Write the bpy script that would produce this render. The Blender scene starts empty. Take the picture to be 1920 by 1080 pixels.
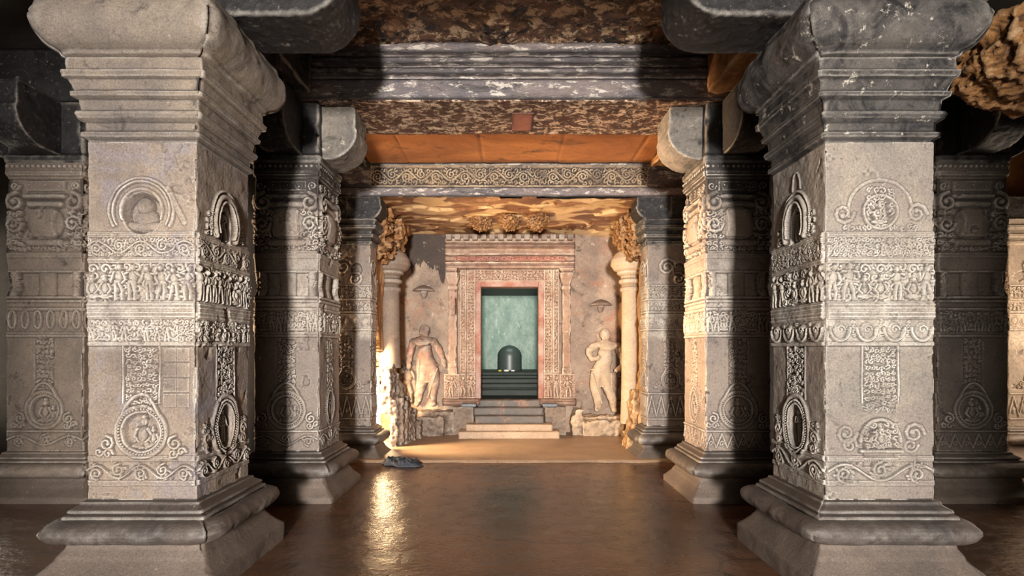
import bpy, bmesh, math, random
import numpy as np
from mathutils import Vector

S = bpy.context.scene
COL = S.collection
PI = math.pi

# ------------------------------------------------------------------ camera
cam_d = bpy.data.cameras.new('camera')
cam_d.sensor_width = 36.0
cam_d.lens = 36.0 * 1020 / 1920
cam_d.shift_x = 5 / 1920
cam_d.shift_y = 115 / 1920
cam_d.clip_start = 0.05
cam = bpy.data.objects.new('camera', cam_d)
COL.objects.link(cam)
cam.location = (0, 0, 1.55)
cam.rotation_euler = (PI / 2, 0, 0)
S.camera = cam

# ------------------------------------------------------------------ world, exposure, large lights
w = bpy.data.worlds.new('world'); S.world = w
w.use_nodes = True
bg = w.node_tree.nodes['Background']
bg.inputs[0].default_value = (1.0, 0.90, 0.72, 1)
bg.inputs[1].default_value = 5.0

S.view_settings.view_transform = 'Standard'
S.view_settings.look = 'None'
S.view_settings.exposure = 0.0
S.view_settings.gamma = 1.0
S.view_settings.use_curve_mapping = False
try:
    S.cycles.use_denoising = True
    S.cycles.max_bounces = 6
    S.cycles.diffuse_bounces = 4
    S.cycles.glossy_bounces = 3
    S.cycles.sample_clamp_indirect = 6
except Exception:
    pass


def area(name, loc, target, sx, sy, power, color, spread=180):
    d = bpy.data.lights.new(name, 'AREA')
    d.shape = 'RECTANGLE'; d.size = sx; d.size_y = sy
    d.energy = power; d.color = color; d.spread = math.radians(spread)
    o = bpy.data.objects.new(name, d); COL.objects.link(o)
    o.location = loc
    o.rotation_euler = (Vector(target) - Vector(loc)).to_track_quat('-Z', 'Y').to_euler()
    return o


# daylight through the entrance doorway behind the camera
area('entrance_daylight', (0.0, -8.0, 1.9), (0, 8, 2.1), 0.7, 1.2, 700, (1.0, 0.95, 0.89), 74)
# daylight through the broken opening of the antechamber's left wall
area('breach_daylight', (-2.50, 8.24, 1.15), (0.8, 8.75, 1.0), 0.30, 1.3, 320, (1.0, 0.72, 0.42), 175)
# daylight through the side openings of the hall
area('breach_sunlit_outside', (-3.0, 12.3, 1.3), (-1.3, 6.5, 0.6), 1.3, 2.4, 420, (1.0, 0.74, 0.42), 120)
area('side_daylight_left', (-7.5, 7.62, 1.9), (2, 6.1, 2.3), 0.6, 2.6, 200, (1.0, 0.66, 0.38), 36)
area('side_daylight_right', (7.9, 6.9, 1.9), (5.5, 8.2, 1.4), 1.0, 2.6, 60, (1.0, 0.66, 0.40), 150)
# the lamp inside the shrine, above the door
area('shrine_lamp', (0.0, 10.9, 2.76), (0, 12.9, 1.6), 0.9, 0.12, 15, (0.80, 1.0, 0.90), 160)
# ------------------------------------------------------------------ noise (numpy value noise)
def _hash(ix, iy, seed):
    h = (ix.astype(np.int64) * 374761393 + iy.astype(np.int64) * 668265263 + seed * 1442695041) & 0xFFFFFFFF
    h = ((h ^ (h >> 13)) * 1274126177) & 0xFFFFFFFF
    return ((h ^ (h >> 16)) & 0xFFFF) / 65535.0

def vnoise(x, y, seed=0):
    xi = np.floor(x); yi = np.floor(y); fx = x - xi; fy = y - yi
    fx = fx * fx * (3 - 2 * fx); fy = fy * fy * (3 - 2 * fy)
    a = _hash(xi, yi, seed); b = _hash(xi + 1, yi, seed); c = _hash(xi, yi + 1, seed); d = _hash(xi + 1, yi + 1, seed)
    return (a * (1 - fx) + b * fx) * (1 - fy) + (c * (1 - fx) + d * fx) * fy - 0.5

def fbm(x, y, seed=0, octs=4, gain=0.5):
    r = 0; a = 1.0
    for i in range(octs):
        r = r + a * vnoise(x * 2 ** i, y * 2 ** i, seed + i * 17); a *= gain
    return r

# ------------------------------------------------------------------ materials
def N(nt, kind, **kw):
    n = nt.nodes.new(kind)
    for k, v in kw.items():
        setattr(n, k, v)
    return n

def ramp(nt, src, stops):
    r = N(nt, 'ShaderNodeValToRGB')
    e = r.color_ramp.elements
    e[0].position, e[0].color = stops[0][0], (*stops[0][1], 1)
    e[1].position, e[1].color = stops[-1][0], (*stops[-1][1], 1)
    for p, c in stops[1:-1]:
        x = e.new(p); x.color = (*c, 1)
    nt.links.new(src, r.inputs[0])
    return r.outputs[0]

def fac(nt, src, lo, hi):
    m = N(nt, 'ShaderNodeMapRange'); m.inputs[1].default_value = lo; m.inputs[2].default_value = hi
    nt.links.new(src, m.inputs[0])
    return m.outputs[0]

def mix(nt, f, a, b, mode='MIX'):
    m = N(nt, 'ShaderNodeMix', data_type='RGBA', blend_type=mode)
    if isinstance(f, (int, float)): m.inputs[0].default_value = f
    else: nt.links.new(f, m.inputs[0])
    for i, v in ((6, a), (7, b)):
        if isinstance(v, tuple): m.inputs[i].default_value = (*v, 1)
        else: nt.links.new(v, m.inputs[i])
    return m.outputs[2]

def mul(nt, a, b):
    m = N(nt, 'ShaderNodeMath', operation='MULTIPLY')
    for i, v in ((0, a), (1, b)):
        if isinstance(v, (int, float)): m.inputs[i].default_value = v
        else: nt.links.new(v, m.inputs[i])
    return m.outputs[0]

def noise(nt, co, scale, detail=6, rough=0.6, dist=0.0):
    n = N(nt, 'ShaderNodeTexNoise')
    n.inputs['Scale'].default_value = scale; n.inputs['Detail'].default_value = detail
    n.inputs['Roughness'].default_value = rough; n.inputs['Distortion'].default_value = dist
    nt.links.new(co, n.inputs['Vector'])
    return n.outputs[0]

MATS = {}
def stone(name, c1, c2, dark=(0.03, 0.025, 0.02), dark_amt=0.5, flake=(0.6, 0.55, 0.45), flake_amt=0.3,
          chalk=(0.62, 0.58, 0.52), chalk_amt=0.0, rough=0.8, bump=0.6, big=1.6, stretch=(1, 1, 1), spec=0.35, tint=None, flake_scale=7, pale_z=None, pale=(0.53, 0.48, 0.41), pale_amt=0.8, soot_z=None, flake_dist=0.35, pits=0.6, flake_detail=(12, 0.76)):
    """weathered carved stone: two body colours, soot patches, paint flakes, rubbed pale edges, fine grain"""
    m = bpy.data.materials.new(name); m.use_nodes = True; nt = m.node_tree
    b = nt.nodes['Principled BSDF']
    geo = N(nt, 'ShaderNodeNewGeometry')
    mp = N(nt, 'ShaderNodeMapping'); mp.inputs['Scale'].default_value = stretch
    nt.links.new(geo.outputs['Position'], mp.inputs[0]); co = mp.outputs[0]
    col = mix(nt, fac(nt, noise(nt, co, big, 8, 0.65, 0.4), 0.36, 0.64), c1, c2)
    if tint:
        col = mix(nt, fac(nt, noise(nt, co, big * 1.7, 5, 0.6, 0.8), 0.52, 0.7), col, tint)
    lo = 0.72 - 0.3 * dark_amt
    col = mix(nt, fac(nt, noise(nt, co, big * 2.6, 9, 0.72, 0.6), lo, lo + 0.13), col, dark)
    if flake_amt > 0:
        lo = 0.70 - 0.22 * flake_amt
        col = mix(nt, mul(nt, fac(nt, noise(nt, co, flake_scale * 1.25, *flake_detail, flake_dist), lo, lo + 0.05), 0.85), col, flake)
    if soot_z:                       # lamp soot that rose to the top of the pillar
        sx = N(nt, 'ShaderNodeSeparateXYZ'); nt.links.new(geo.outputs['Position'], sx.inputs[0])
        ad = N(nt, 'ShaderNodeMath', operation='ADD'); nt.links.new(sx.outputs[2], ad.inputs[0])
        nt.links.new(noise(nt, co, 4, 8, 0.7, 0.8), ad.inputs[1])
        col = mix(nt, mul(nt, fac(nt, ad.outputs[0], soot_z + .40, soot_z + .62), 0.92), col, (0.02, 0.017, 0.016))
    if pale_z:                       # patchy paler tone over a range of heights
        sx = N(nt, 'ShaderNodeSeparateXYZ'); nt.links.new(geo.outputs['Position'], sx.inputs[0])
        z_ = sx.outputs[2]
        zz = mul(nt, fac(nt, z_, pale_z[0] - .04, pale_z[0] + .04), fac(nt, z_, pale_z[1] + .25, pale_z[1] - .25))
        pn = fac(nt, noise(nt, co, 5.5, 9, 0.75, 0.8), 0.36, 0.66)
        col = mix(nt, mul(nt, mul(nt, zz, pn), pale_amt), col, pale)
    if chalk_amt > 0:
        p = fac(nt, geo.outputs['Pointiness'], 0.505, 0.56)
        patch = fac(nt, noise(nt, co, 4.5, 5, 0.6), 0.34, 0.62)
        col = mix(nt, mul(nt, mul(nt, p, patch), chalk_amt), col, chalk)
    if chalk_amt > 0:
        cav_shade = fac(nt, geo.outputs['Pointiness'], 0.498, 0.452)  # crevice shade put into the colour to deepen the relief
        col = mix(nt, mul(nt, cav_shade, 0.85), col, dark)
    pt = fac(nt, noise(nt, co, 21, 8, 0.78, 0.3), 0.575, 0.66)
    col = mix(nt, mul(nt, pt, pits), col, dark)
    g = fac(nt, noise(nt, co, 95, 4, 0.8), 0.30, 0.70)
    g2 = N(nt, 'ShaderNodeMapRange'); g2.inputs[3].default_value = 0.58; g2.inputs[4].default_value = 1.28
    nt.links.new(g, g2.inputs[0])
    col = mix(nt, 1.0, col, g2.outputs[0], 'MULTIPLY')
    sp = fac(nt, noise(nt, co, 60, 3, 0.7), 0.66, 0.70)
    col = mix(nt, mul(nt, sp, 0.55), col, dark)
    nt.links.new(col, b.inputs['Base Color'])
    b.inputs['Roughness'].default_value = rough
    b.inputs['Specular IOR Level'].default_value = spec
    h = noise(nt, co, 38, 10, 0.72)
    bp = N(nt, 'ShaderNodeBump'); bp.inputs['Strength'].default_value = bump; bp.inputs['Distance'].default_value = 0.012
    nt.links.new(h, bp.inputs['Height'])
    nt.links.new(bp.outputs[0], b.inputs['Normal'])
    MATS[name] = m
    return m

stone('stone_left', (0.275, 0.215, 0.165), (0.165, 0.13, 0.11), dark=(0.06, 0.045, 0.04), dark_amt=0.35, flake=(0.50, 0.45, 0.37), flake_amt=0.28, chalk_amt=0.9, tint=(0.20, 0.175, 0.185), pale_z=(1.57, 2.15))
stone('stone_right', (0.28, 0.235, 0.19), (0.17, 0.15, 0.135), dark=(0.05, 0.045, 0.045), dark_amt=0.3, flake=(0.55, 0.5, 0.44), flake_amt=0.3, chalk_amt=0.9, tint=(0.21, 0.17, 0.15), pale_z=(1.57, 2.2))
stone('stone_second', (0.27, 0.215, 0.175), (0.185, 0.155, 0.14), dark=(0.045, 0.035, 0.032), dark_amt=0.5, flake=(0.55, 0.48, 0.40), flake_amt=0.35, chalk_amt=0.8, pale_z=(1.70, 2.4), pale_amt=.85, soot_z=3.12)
stone('stone_far_left_lit', (0.24, 0.185, 0.145), (0.145, 0.115, 0.095), dark=(0.05, 0.04, 0.035), dark_amt=0.45, flake=(0.36, 0.30, 0.24), flake_amt=0.15, chalk_amt=0.5)  # dim pillar stone lifted in colour to stand in for more light
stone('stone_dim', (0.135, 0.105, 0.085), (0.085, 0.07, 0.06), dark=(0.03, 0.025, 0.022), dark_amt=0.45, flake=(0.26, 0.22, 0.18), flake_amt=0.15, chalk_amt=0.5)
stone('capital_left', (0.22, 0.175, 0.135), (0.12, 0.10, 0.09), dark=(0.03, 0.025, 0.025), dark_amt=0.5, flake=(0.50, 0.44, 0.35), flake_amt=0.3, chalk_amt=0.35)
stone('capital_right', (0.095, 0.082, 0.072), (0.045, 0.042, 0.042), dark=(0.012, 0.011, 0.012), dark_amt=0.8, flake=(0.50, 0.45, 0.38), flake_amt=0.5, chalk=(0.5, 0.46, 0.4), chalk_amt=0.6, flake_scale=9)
stone('base_stone', (0.088, 0.066, 0.054), (0.045, 0.036, 0.033), dark=(0.035, 0.03, 0.028), dark_amt=0.45, flake=(0.42, 0.37, 0.31), flake_amt=0.22, chalk_amt=0.4, rough=0.5, spec=0.5)  # base and plinth stones darkened in colour for the weaker light low down
stone('plinth_stone', (0.165, 0.125, 0.10), (0.095, 0.075, 0.063), dark=(0.08, 0.065, 0.055), dark_amt=0.3, flake=(0.5, 0.45, 0.38), flake_amt=0.2, rough=0.6)
stone('soot_stone', (0.028, 0.025, 0.025), (0.013, 0.012, 0.013), dark=(0.005, 0.004, 0.005), dark_amt=0.6, flake=(0.22, 0.19, 0.16), flake_amt=0.5, chalk=(0.42, 0.38, 0.33), chalk_amt=0.6, rough=0.5, spec=0.3, flake_scale=14)
stone('beam_stone', (0.23, 0.175, 0.155), (0.11, 0.10, 0.115), dark=(0.022, 0.018, 0.018), dark_amt=0.6, flake=(0.68, 0.60, 0.52), flake_amt=0.75, chalk=(0.55, 0.48, 0.42), chalk_amt=0.5, rough=0.55, spec=0.5, stretch=(0.45, 1, 1.3), flake_scale=9)
stone('bracket_grey', (0.24, 0.205, 0.17), (0.11, 0.10, 0.09), dark=(0.025, 0.022, 0.02), dark_amt=0.6, flake=(0.5, 0.45, 0.38), flake_amt=0.45, chalk_amt=0.6)
stone('soffit_stone', (0.13, 0.06, 0.038), (0.07, 0.033, 0.022), dark=(0.025, 0.013, 0.01), dark_amt=0.5, flake=(0.80, 0.60, 0.42), flake_amt=0.9, rough=0.5, spec=0.4, stretch=(1, 1.3, 1), flake_scale=9)
stone('orange_plaster', (0.60, 0.24, 0.07), (0.32, 0.11, 0.035), dark=(0.09, 0.035, 0.018), dark_amt=0.6, flake=(0.66, 0.33, 0.12), flake_amt=0.2, rough=0.5, spec=0.5, stretch=(0.5, 1, 1))
stone('peeling_ceiling', (0.24, 0.11, 0.05), (0.12, 0.055, 0.03), dark=(0.010, 0.007, 0.006), dark_amt=0.9, flake=(0.75, 0.52, 0.32), flake_amt=0.85, rough=0.45, spec=0.5, bump=0.9, flake_scale=5, big=2.2)
stone('vestibule_ceiling', (0.40, 0.19, 0.08), (0.17, 0.07, 0.035), dark=(0.06, 0.025, 0.018), dark_amt=0.5, flake=(0.85, 0.58, 0.30), flake_amt=1.0, rough=0.35, spec=0.5, stretch=(0.8, 1.1, 1), flake_scale=1.7, bump=0.2, flake_dist=1.2, pits=.2, flake_detail=(4, 0.45))
stone('warm_plaster', (0.46, 0.34, 0.25), (0.24, 0.175, 0.135), dark=(0.10, 0.07, 0.055), dark_amt=0.55, pits=.8, flake=(0.66, 0.54, 0.42), flake_amt=0.42, chalk=(0.72, 0.60, 0.46), chalk_amt=0.4, tint=(0.38, 0.20, 0.13))
stone('wall_soot', (0.09, 0.065, 0.052), (0.055, 0.042, 0.036), dark=(0.02, 0.018, 0.018), dark_amt=0.5, flake=(0.5, 0.40, 0.30), flake_amt=0.5)
stone('door_stone', (0.48, 0.34, 0.25), (0.30, 0.185, 0.13), dark=(0.11, 0.06, 0.045), dark_amt=0.5, pits=.8, flake=(0.72, 0.60, 0.46), flake_amt=0.45, chalk=(0.78, 0.67, 0.52), chalk_amt=0.8, tint=(0.36, 0.20, 0.14))
stone('red_stone', (0.42, 0.17, 0.11), (0.30, 0.12, 0.09), dark=(0.10, 0.05, 0.04), dark_amt=0.3, flake=(0.60, 0.42, 0.30), flake_amt=0.3, chalk_amt=0.4)
stone('statue_left', (0.25, 0.16, 0.12), (0.16, 0.105, 0.08), dark=(0.12, 0.075, 0.055), dark_amt=0.3, flake=(0.60, 0.48, 0.37), flake_amt=0.3, chalk_amt=0.5, tint=(0.44, 0.17, 0.11))
stone('statue_right', (0.56, 0.42, 0.28), (0.42, 0.30, 0.20), dark=(0.16, 0.11, 0.08), dark_amt=0.2, flake=(0.75, 0.62, 0.45), flake_amt=0.3, chalk_amt=0.5)
stone('rock_ochre', (0.46, 0.27, 0.13), (0.30, 0.165, 0.08), dark=(0.10, 0.055, 0.03), dark_amt=0.35, flake=(0.70, 0.50, 0.28), flake_amt=0.35, chalk=(0.8, 0.6, 0.35), chalk_amt=0.6, bump=0.6)
stone('rock_brown', (0.27, 0.20, 0.15), (0.18, 0.135, 0.105), dark=(0.07, 0.05, 0.04), dark_amt=0.35, flake=(0.46, 0.38, 0.30), flake_amt=0.35, chalk_amt=0.4, bump=0.6)
stone('peeled_ochre', (0.34, 0.16, 0.05), (0.20, 0.085, 0.03), dark=(0.05, 0.025, 0.015), dark_amt=0.5, flake=(0.62, 0.40, 0.20), flake_amt=0.45, chalk_amt=0.4, chalk=(0.7, 0.5, 0.3), bump=0.8)
stone('green_wall', (0.31, 0.37, 0.31), (0.17, 0.24, 0.20), dark=(0.07, 0.13, 0.10), dark_amt=0.5, flake=(0.45, 0.50, 0.42), flake_amt=0.55, rough=0.6, stretch=(1, 1, 0.5), big=4.5)
stone('wet_stone', (0.035, 0.046, 0.038), (0.020, 0.026, 0.022), dark=(0.010, 0.012, 0.011), dark_amt=0.4, flake=(0.06, 0.07, 0.06), flake_amt=0.1, rough=0.6, spec=0.3, bump=0.15)
stone('linga_stone', (0.055, 0.075, 0.065), (0.040, 0.055, 0.047), dark=(0.02, 0.025, 0.023), dark_amt=0.2, flake=(0.12, 0.14, 0.12), flake_amt=0.0, rough=0.4, spec=0.5, bump=0.08, pits=0)
stone('step_stone', (0.15, 0.12, 0.10), (0.085, 0.08, 0.075), dark=(0.03, 0.028, 0.026), dark_amt=0.4, flake=(0.30, 0.16, 0.10), flake_amt=0.6, rough=0.5, spec=0.5, flake_scale=3)
stone('pale_step', (0.52, 0.38, 0.26), (0.38, 0.26, 0.18), dark=(0.15, 0.10, 0.07), dark_amt=0.3, flake=(0.5, 0.2, 0.12), flake_amt=0.35, rough=0.6)
stone('blue_slab', (0.13, 0.15, 0.17), (0.09, 0.11, 0.13), dark=(0.04, 0.045, 0.05), dark_amt=0.3, flake_amt=0.0, rough=0.35, spec=0.6)
stone('vestibule_floor', (0.36, 0.235, 0.145), (0.25, 0.155, 0.095), dark=(0.09, 0.055, 0.04), dark_amt=0.3, flake=(0.40, 0.20, 0.12), flake_amt=0.3, rough=0.45, spec=0.5, stretch=(0.5, 1, 1), bump=0.25)
stone('wall_dark', (0.05, 0.04, 0.035), (0.03, 0.025, 0.022), dark=(0.01, 0.01, 0.01), dark_amt=0.5, flake_amt=0.0)
stone('wall_orange', (0.40, 0.17, 0.06), (0.28, 0.11, 0.04), dark=(0.10, 0.05, 0.03), dark_amt=0.3, flake=(0.5, 0.35, 0.2), flake_amt=0.3)

stone('frieze_lit_stone', (0.30, 0.20, 0.12), (0.10, 0.085, 0.08), dark=(0.02, 0.017, 0.017), dark_amt=0.5, flake=(0.6, 0.45, 0.28), flake_amt=0.4, chalk=(0.7, 0.55, 0.36), chalk_amt=0.8)  # warm light from below painted into the gold flake and edge colours
def floor_material():
    m = bpy.data.materials.new('polished_floor'); m.use_nodes = True; nt = m.node_tree
    b = nt.nodes['Principled BSDF']
    geo = N(nt, 'ShaderNodeNewGeometry'); co = geo.outputs['Position']
    mp = N(nt, 'ShaderNodeMapping'); mp.inputs['Scale'].default_value = (0.5, 1.2, 1)
    nt.links.new(co, mp.inputs[0])
    col = mix(nt, fac(nt, noise(nt, mp.outputs[0], 1.1, 8, 0.6, 0.5), 0.35, 0.65), (0.135, 0.060, 0.028), (0.065, 0.032, 0.018))
    col = mix(nt, fac(nt, noise(nt, mp.outputs[0], 4, 9, 0.7, 1.5), 0.62, 0.72), col, (0.03, 0.02, 0.015))
    # joints between the large paving slabs
    vo = N(nt, 'ShaderNodeTexVoronoi', feature='DISTANCE_TO_EDGE'); vo.inputs['Scale'].default_value = 0.9
    ms = N(nt, 'ShaderNodeMapping'); ms.inputs['Scale'].default_value = (0.55, 1.0, 1)
    warp = N(nt, 'ShaderNodeTexNoise'); warp.inputs['Scale'].default_value = 1.6; warp.inputs['Detail'].default_value = 5
    nt.links.new(co, warp.inputs['Vector'])
    ad = N(nt, 'ShaderNodeMixRGB'); ad.blend_type = 'ADD'; ad.inputs[0].default_value = 0.35
    nt.links.new(co, ad.inputs[1]); nt.links.new(warp.outputs[1], ad.inputs[2])
    nt.links.new(ad.outputs[0], ms.inputs[0]); nt.links.new(ms.outputs[0], vo.inputs['Vector'])
    crack = fac(nt, vo.outputs['Distance'], 0.010, 0.0)
    col = mix(nt, mul(nt, crack, 0.7), col, (0.015, 0.01, 0.008))
    sp = fac(nt, noise(nt, co, 55, 3, 0.7), 0.72, 0.75)
    col = mix(nt, sp, col, (0.32, 0.25, 0.18))
    nt.links.new(col, b.inputs['Base Color'])
    r = N(nt, 'ShaderNodeMapRange'); r.inputs[1].default_value = 0.35; r.inputs[2].default_value = 0.65
    r.inputs[3].default_value = 0.16; r.inputs[4].default_value = 0.30
    nt.links.new(noise(nt, co, 6, 5, 0.6), r.inputs[0]); nt.links.new(r.outputs[0], b.inputs['Roughness'])
    b.inputs['Specular IOR Level'].default_value = 0.6
    h = noise(nt, co, 26, 6, 0.6)
    bp = N(nt, 'ShaderNodeBump'); bp.inputs['Strength'].default_value = 0.30; bp.inputs['Distance'].default_value = 0.012
    nt.links.new(h, bp.inputs['Height'])
    bp2 = N(nt, 'ShaderNodeBump'); bp2.inputs['Strength'].default_value = 0.25; bp2.inputs['Distance'].default_value = 0.05
    nt.links.new(noise(nt, co, 3.5, 4, 0.5), bp2.inputs['Height']); nt.links.new(bp.outputs[0], bp2.inputs['Normal'])
    nt.links.new(bp2.outputs[0], b.inputs['Normal'])
    MATS['polished_floor'] = m
floor_material()

def plain(name, c, rough=0.7):
    m = bpy.data.materials.new(name); m.use_nodes = True; nt = m.node_tree
    b = nt.nodes['Principled BSDF']
    geo = N(nt, 'ShaderNodeNewGeometry')
    col = mix(nt, fac(nt, noise(nt, geo.outputs['Position'], 30, 5), 0.3, 0.7), tuple(x * 0.7 for x in c), c)
    nt.links.new(col, b.inputs['Base Color']); b.inputs['Roughness'].default_value = rough
    MATS[name] = m
plain('cloth', (0.035, 0.042, 0.055)); plain('white_petal', (0.85, 0.82, 0.76)); plain('yellow_petal', (0.75, 0.6, 0.08))

# ------------------------------------------------------------------ objects
def wloc(o):
    v = Vector((0, 0, 0))
    while o is not None:
        v += o.location; o = o.parent
    return v

def mk(name, V, F, mat, parent=None, smooth=True):
    """V: list/array of world-space vertices; F: list of tuples or (n,4) array"""
    V = np.asarray(V, dtype=np.float64)
    org = wloc(parent) if parent is not None else None
    if org is not None: V = V - np.array(org)
    me = bpy.data.meshes.new(name)
    if isinstance(F, np.ndarray):
        me.vertices.add(len(V)); me.vertices.foreach_set('co', V.astype(np.float32).ravel())
        me.loops.add(F.size); me.loops.foreach_set('vertex_index', F.astype(np.int32).ravel())
        me.polygons.add(len(F)); me.polygons.foreach_set('loop_start', np.arange(0, F.size, F.shape[1], dtype=np.int32))
        me.polygons.foreach_set('loop_total', np.full(len(F), F.shape[1], dtype=np.int32))
        me.update(calc_edges=True)
    else:
        me.from_pydata(V.tolist(), [], F)
    if smooth: me.polygons.foreach_set('use_smooth', np.ones(len(me.polygons), dtype=bool))
    me.materials.append(MATS[mat])
    o = bpy.data.objects.new(name, me); COL.objects.link(o)
    if parent is not None: o.parent = parent
    return o

def tag(o, label=None, cat=None, group=None, kind=None):
    if label: o['label'] = label
    if cat: o['category'] = cat
    if group: o['group'] = group
    if kind: o['kind'] = kind
    return o

def thing(name, label, cat, loc, group=None, kind='thing'):
    o = bpy.data.objects.new(name, None); COL.objects.link(o); o.location = loc
    o.empty_display_size = 0.1
    return tag(o, label, cat, group, kind)

def box_vf(x0, x1, y0, y1, z0, z1):
    V = [(x0, y0, z0), (x1, y0, z0), (x1, y1, z0), (x0, y1, z0), (x0, y0, z1), (x1, y0, z1), (x1, y1, z1), (x0, y1, z1)]
    F = [(3, 2, 1, 0), (4, 5, 6, 7), (0, 1, 5, 4), (1, 2, 6, 5), (2, 3, 7, 6), (3, 0, 4, 7)]
    return V, F

def boxes(name, lst, mat, parent=None, bevel=0.0):
    V, F = [], []
    for b in lst:
        v, f = box_vf(*b); n = len(V); V += v; F += [tuple(i + n for i in q) for q in f]
    o = mk(name, V, F, mat, parent, smooth=False)
    if bevel:
        m = o.modifiers.new('b', 'BEVEL'); m.width = bevel; m.segments = 2
    return o

_tex = {}
def roughen(o, voxel=0.02, strength=0.03, size=0.2, smooth_it=0, remesh=True):
    """turn a closed mesh into worn rock: even remesh, then a noise displacement"""
    if remesh:
        r = o.modifiers.new('r', 'REMESH'); r.mode = 'VOXEL'; r.voxel_size = voxel; r.use_smooth_shade = True
    if smooth_it:
        s = o.modifiers.new('s', 'SMOOTH'); s.iterations = smooth_it; s.factor = 0.6
    for sz, st in ((size, strength), (size * 0.3, strength * 0.4)):
        k = round(sz, 3)
        if k not in _tex:
            t = bpy.data.textures.new('worn', 'CLOUDS'); t.noise_scale = sz; t.noise_depth = 3; _tex[k] = t
        d = o.modifiers.new('d', 'DISPLACE'); d.texture = _tex[k]; d.strength = st; d.mid_level = 0.5
        d.texture_coords = 'GLOBAL'
    return o

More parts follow.
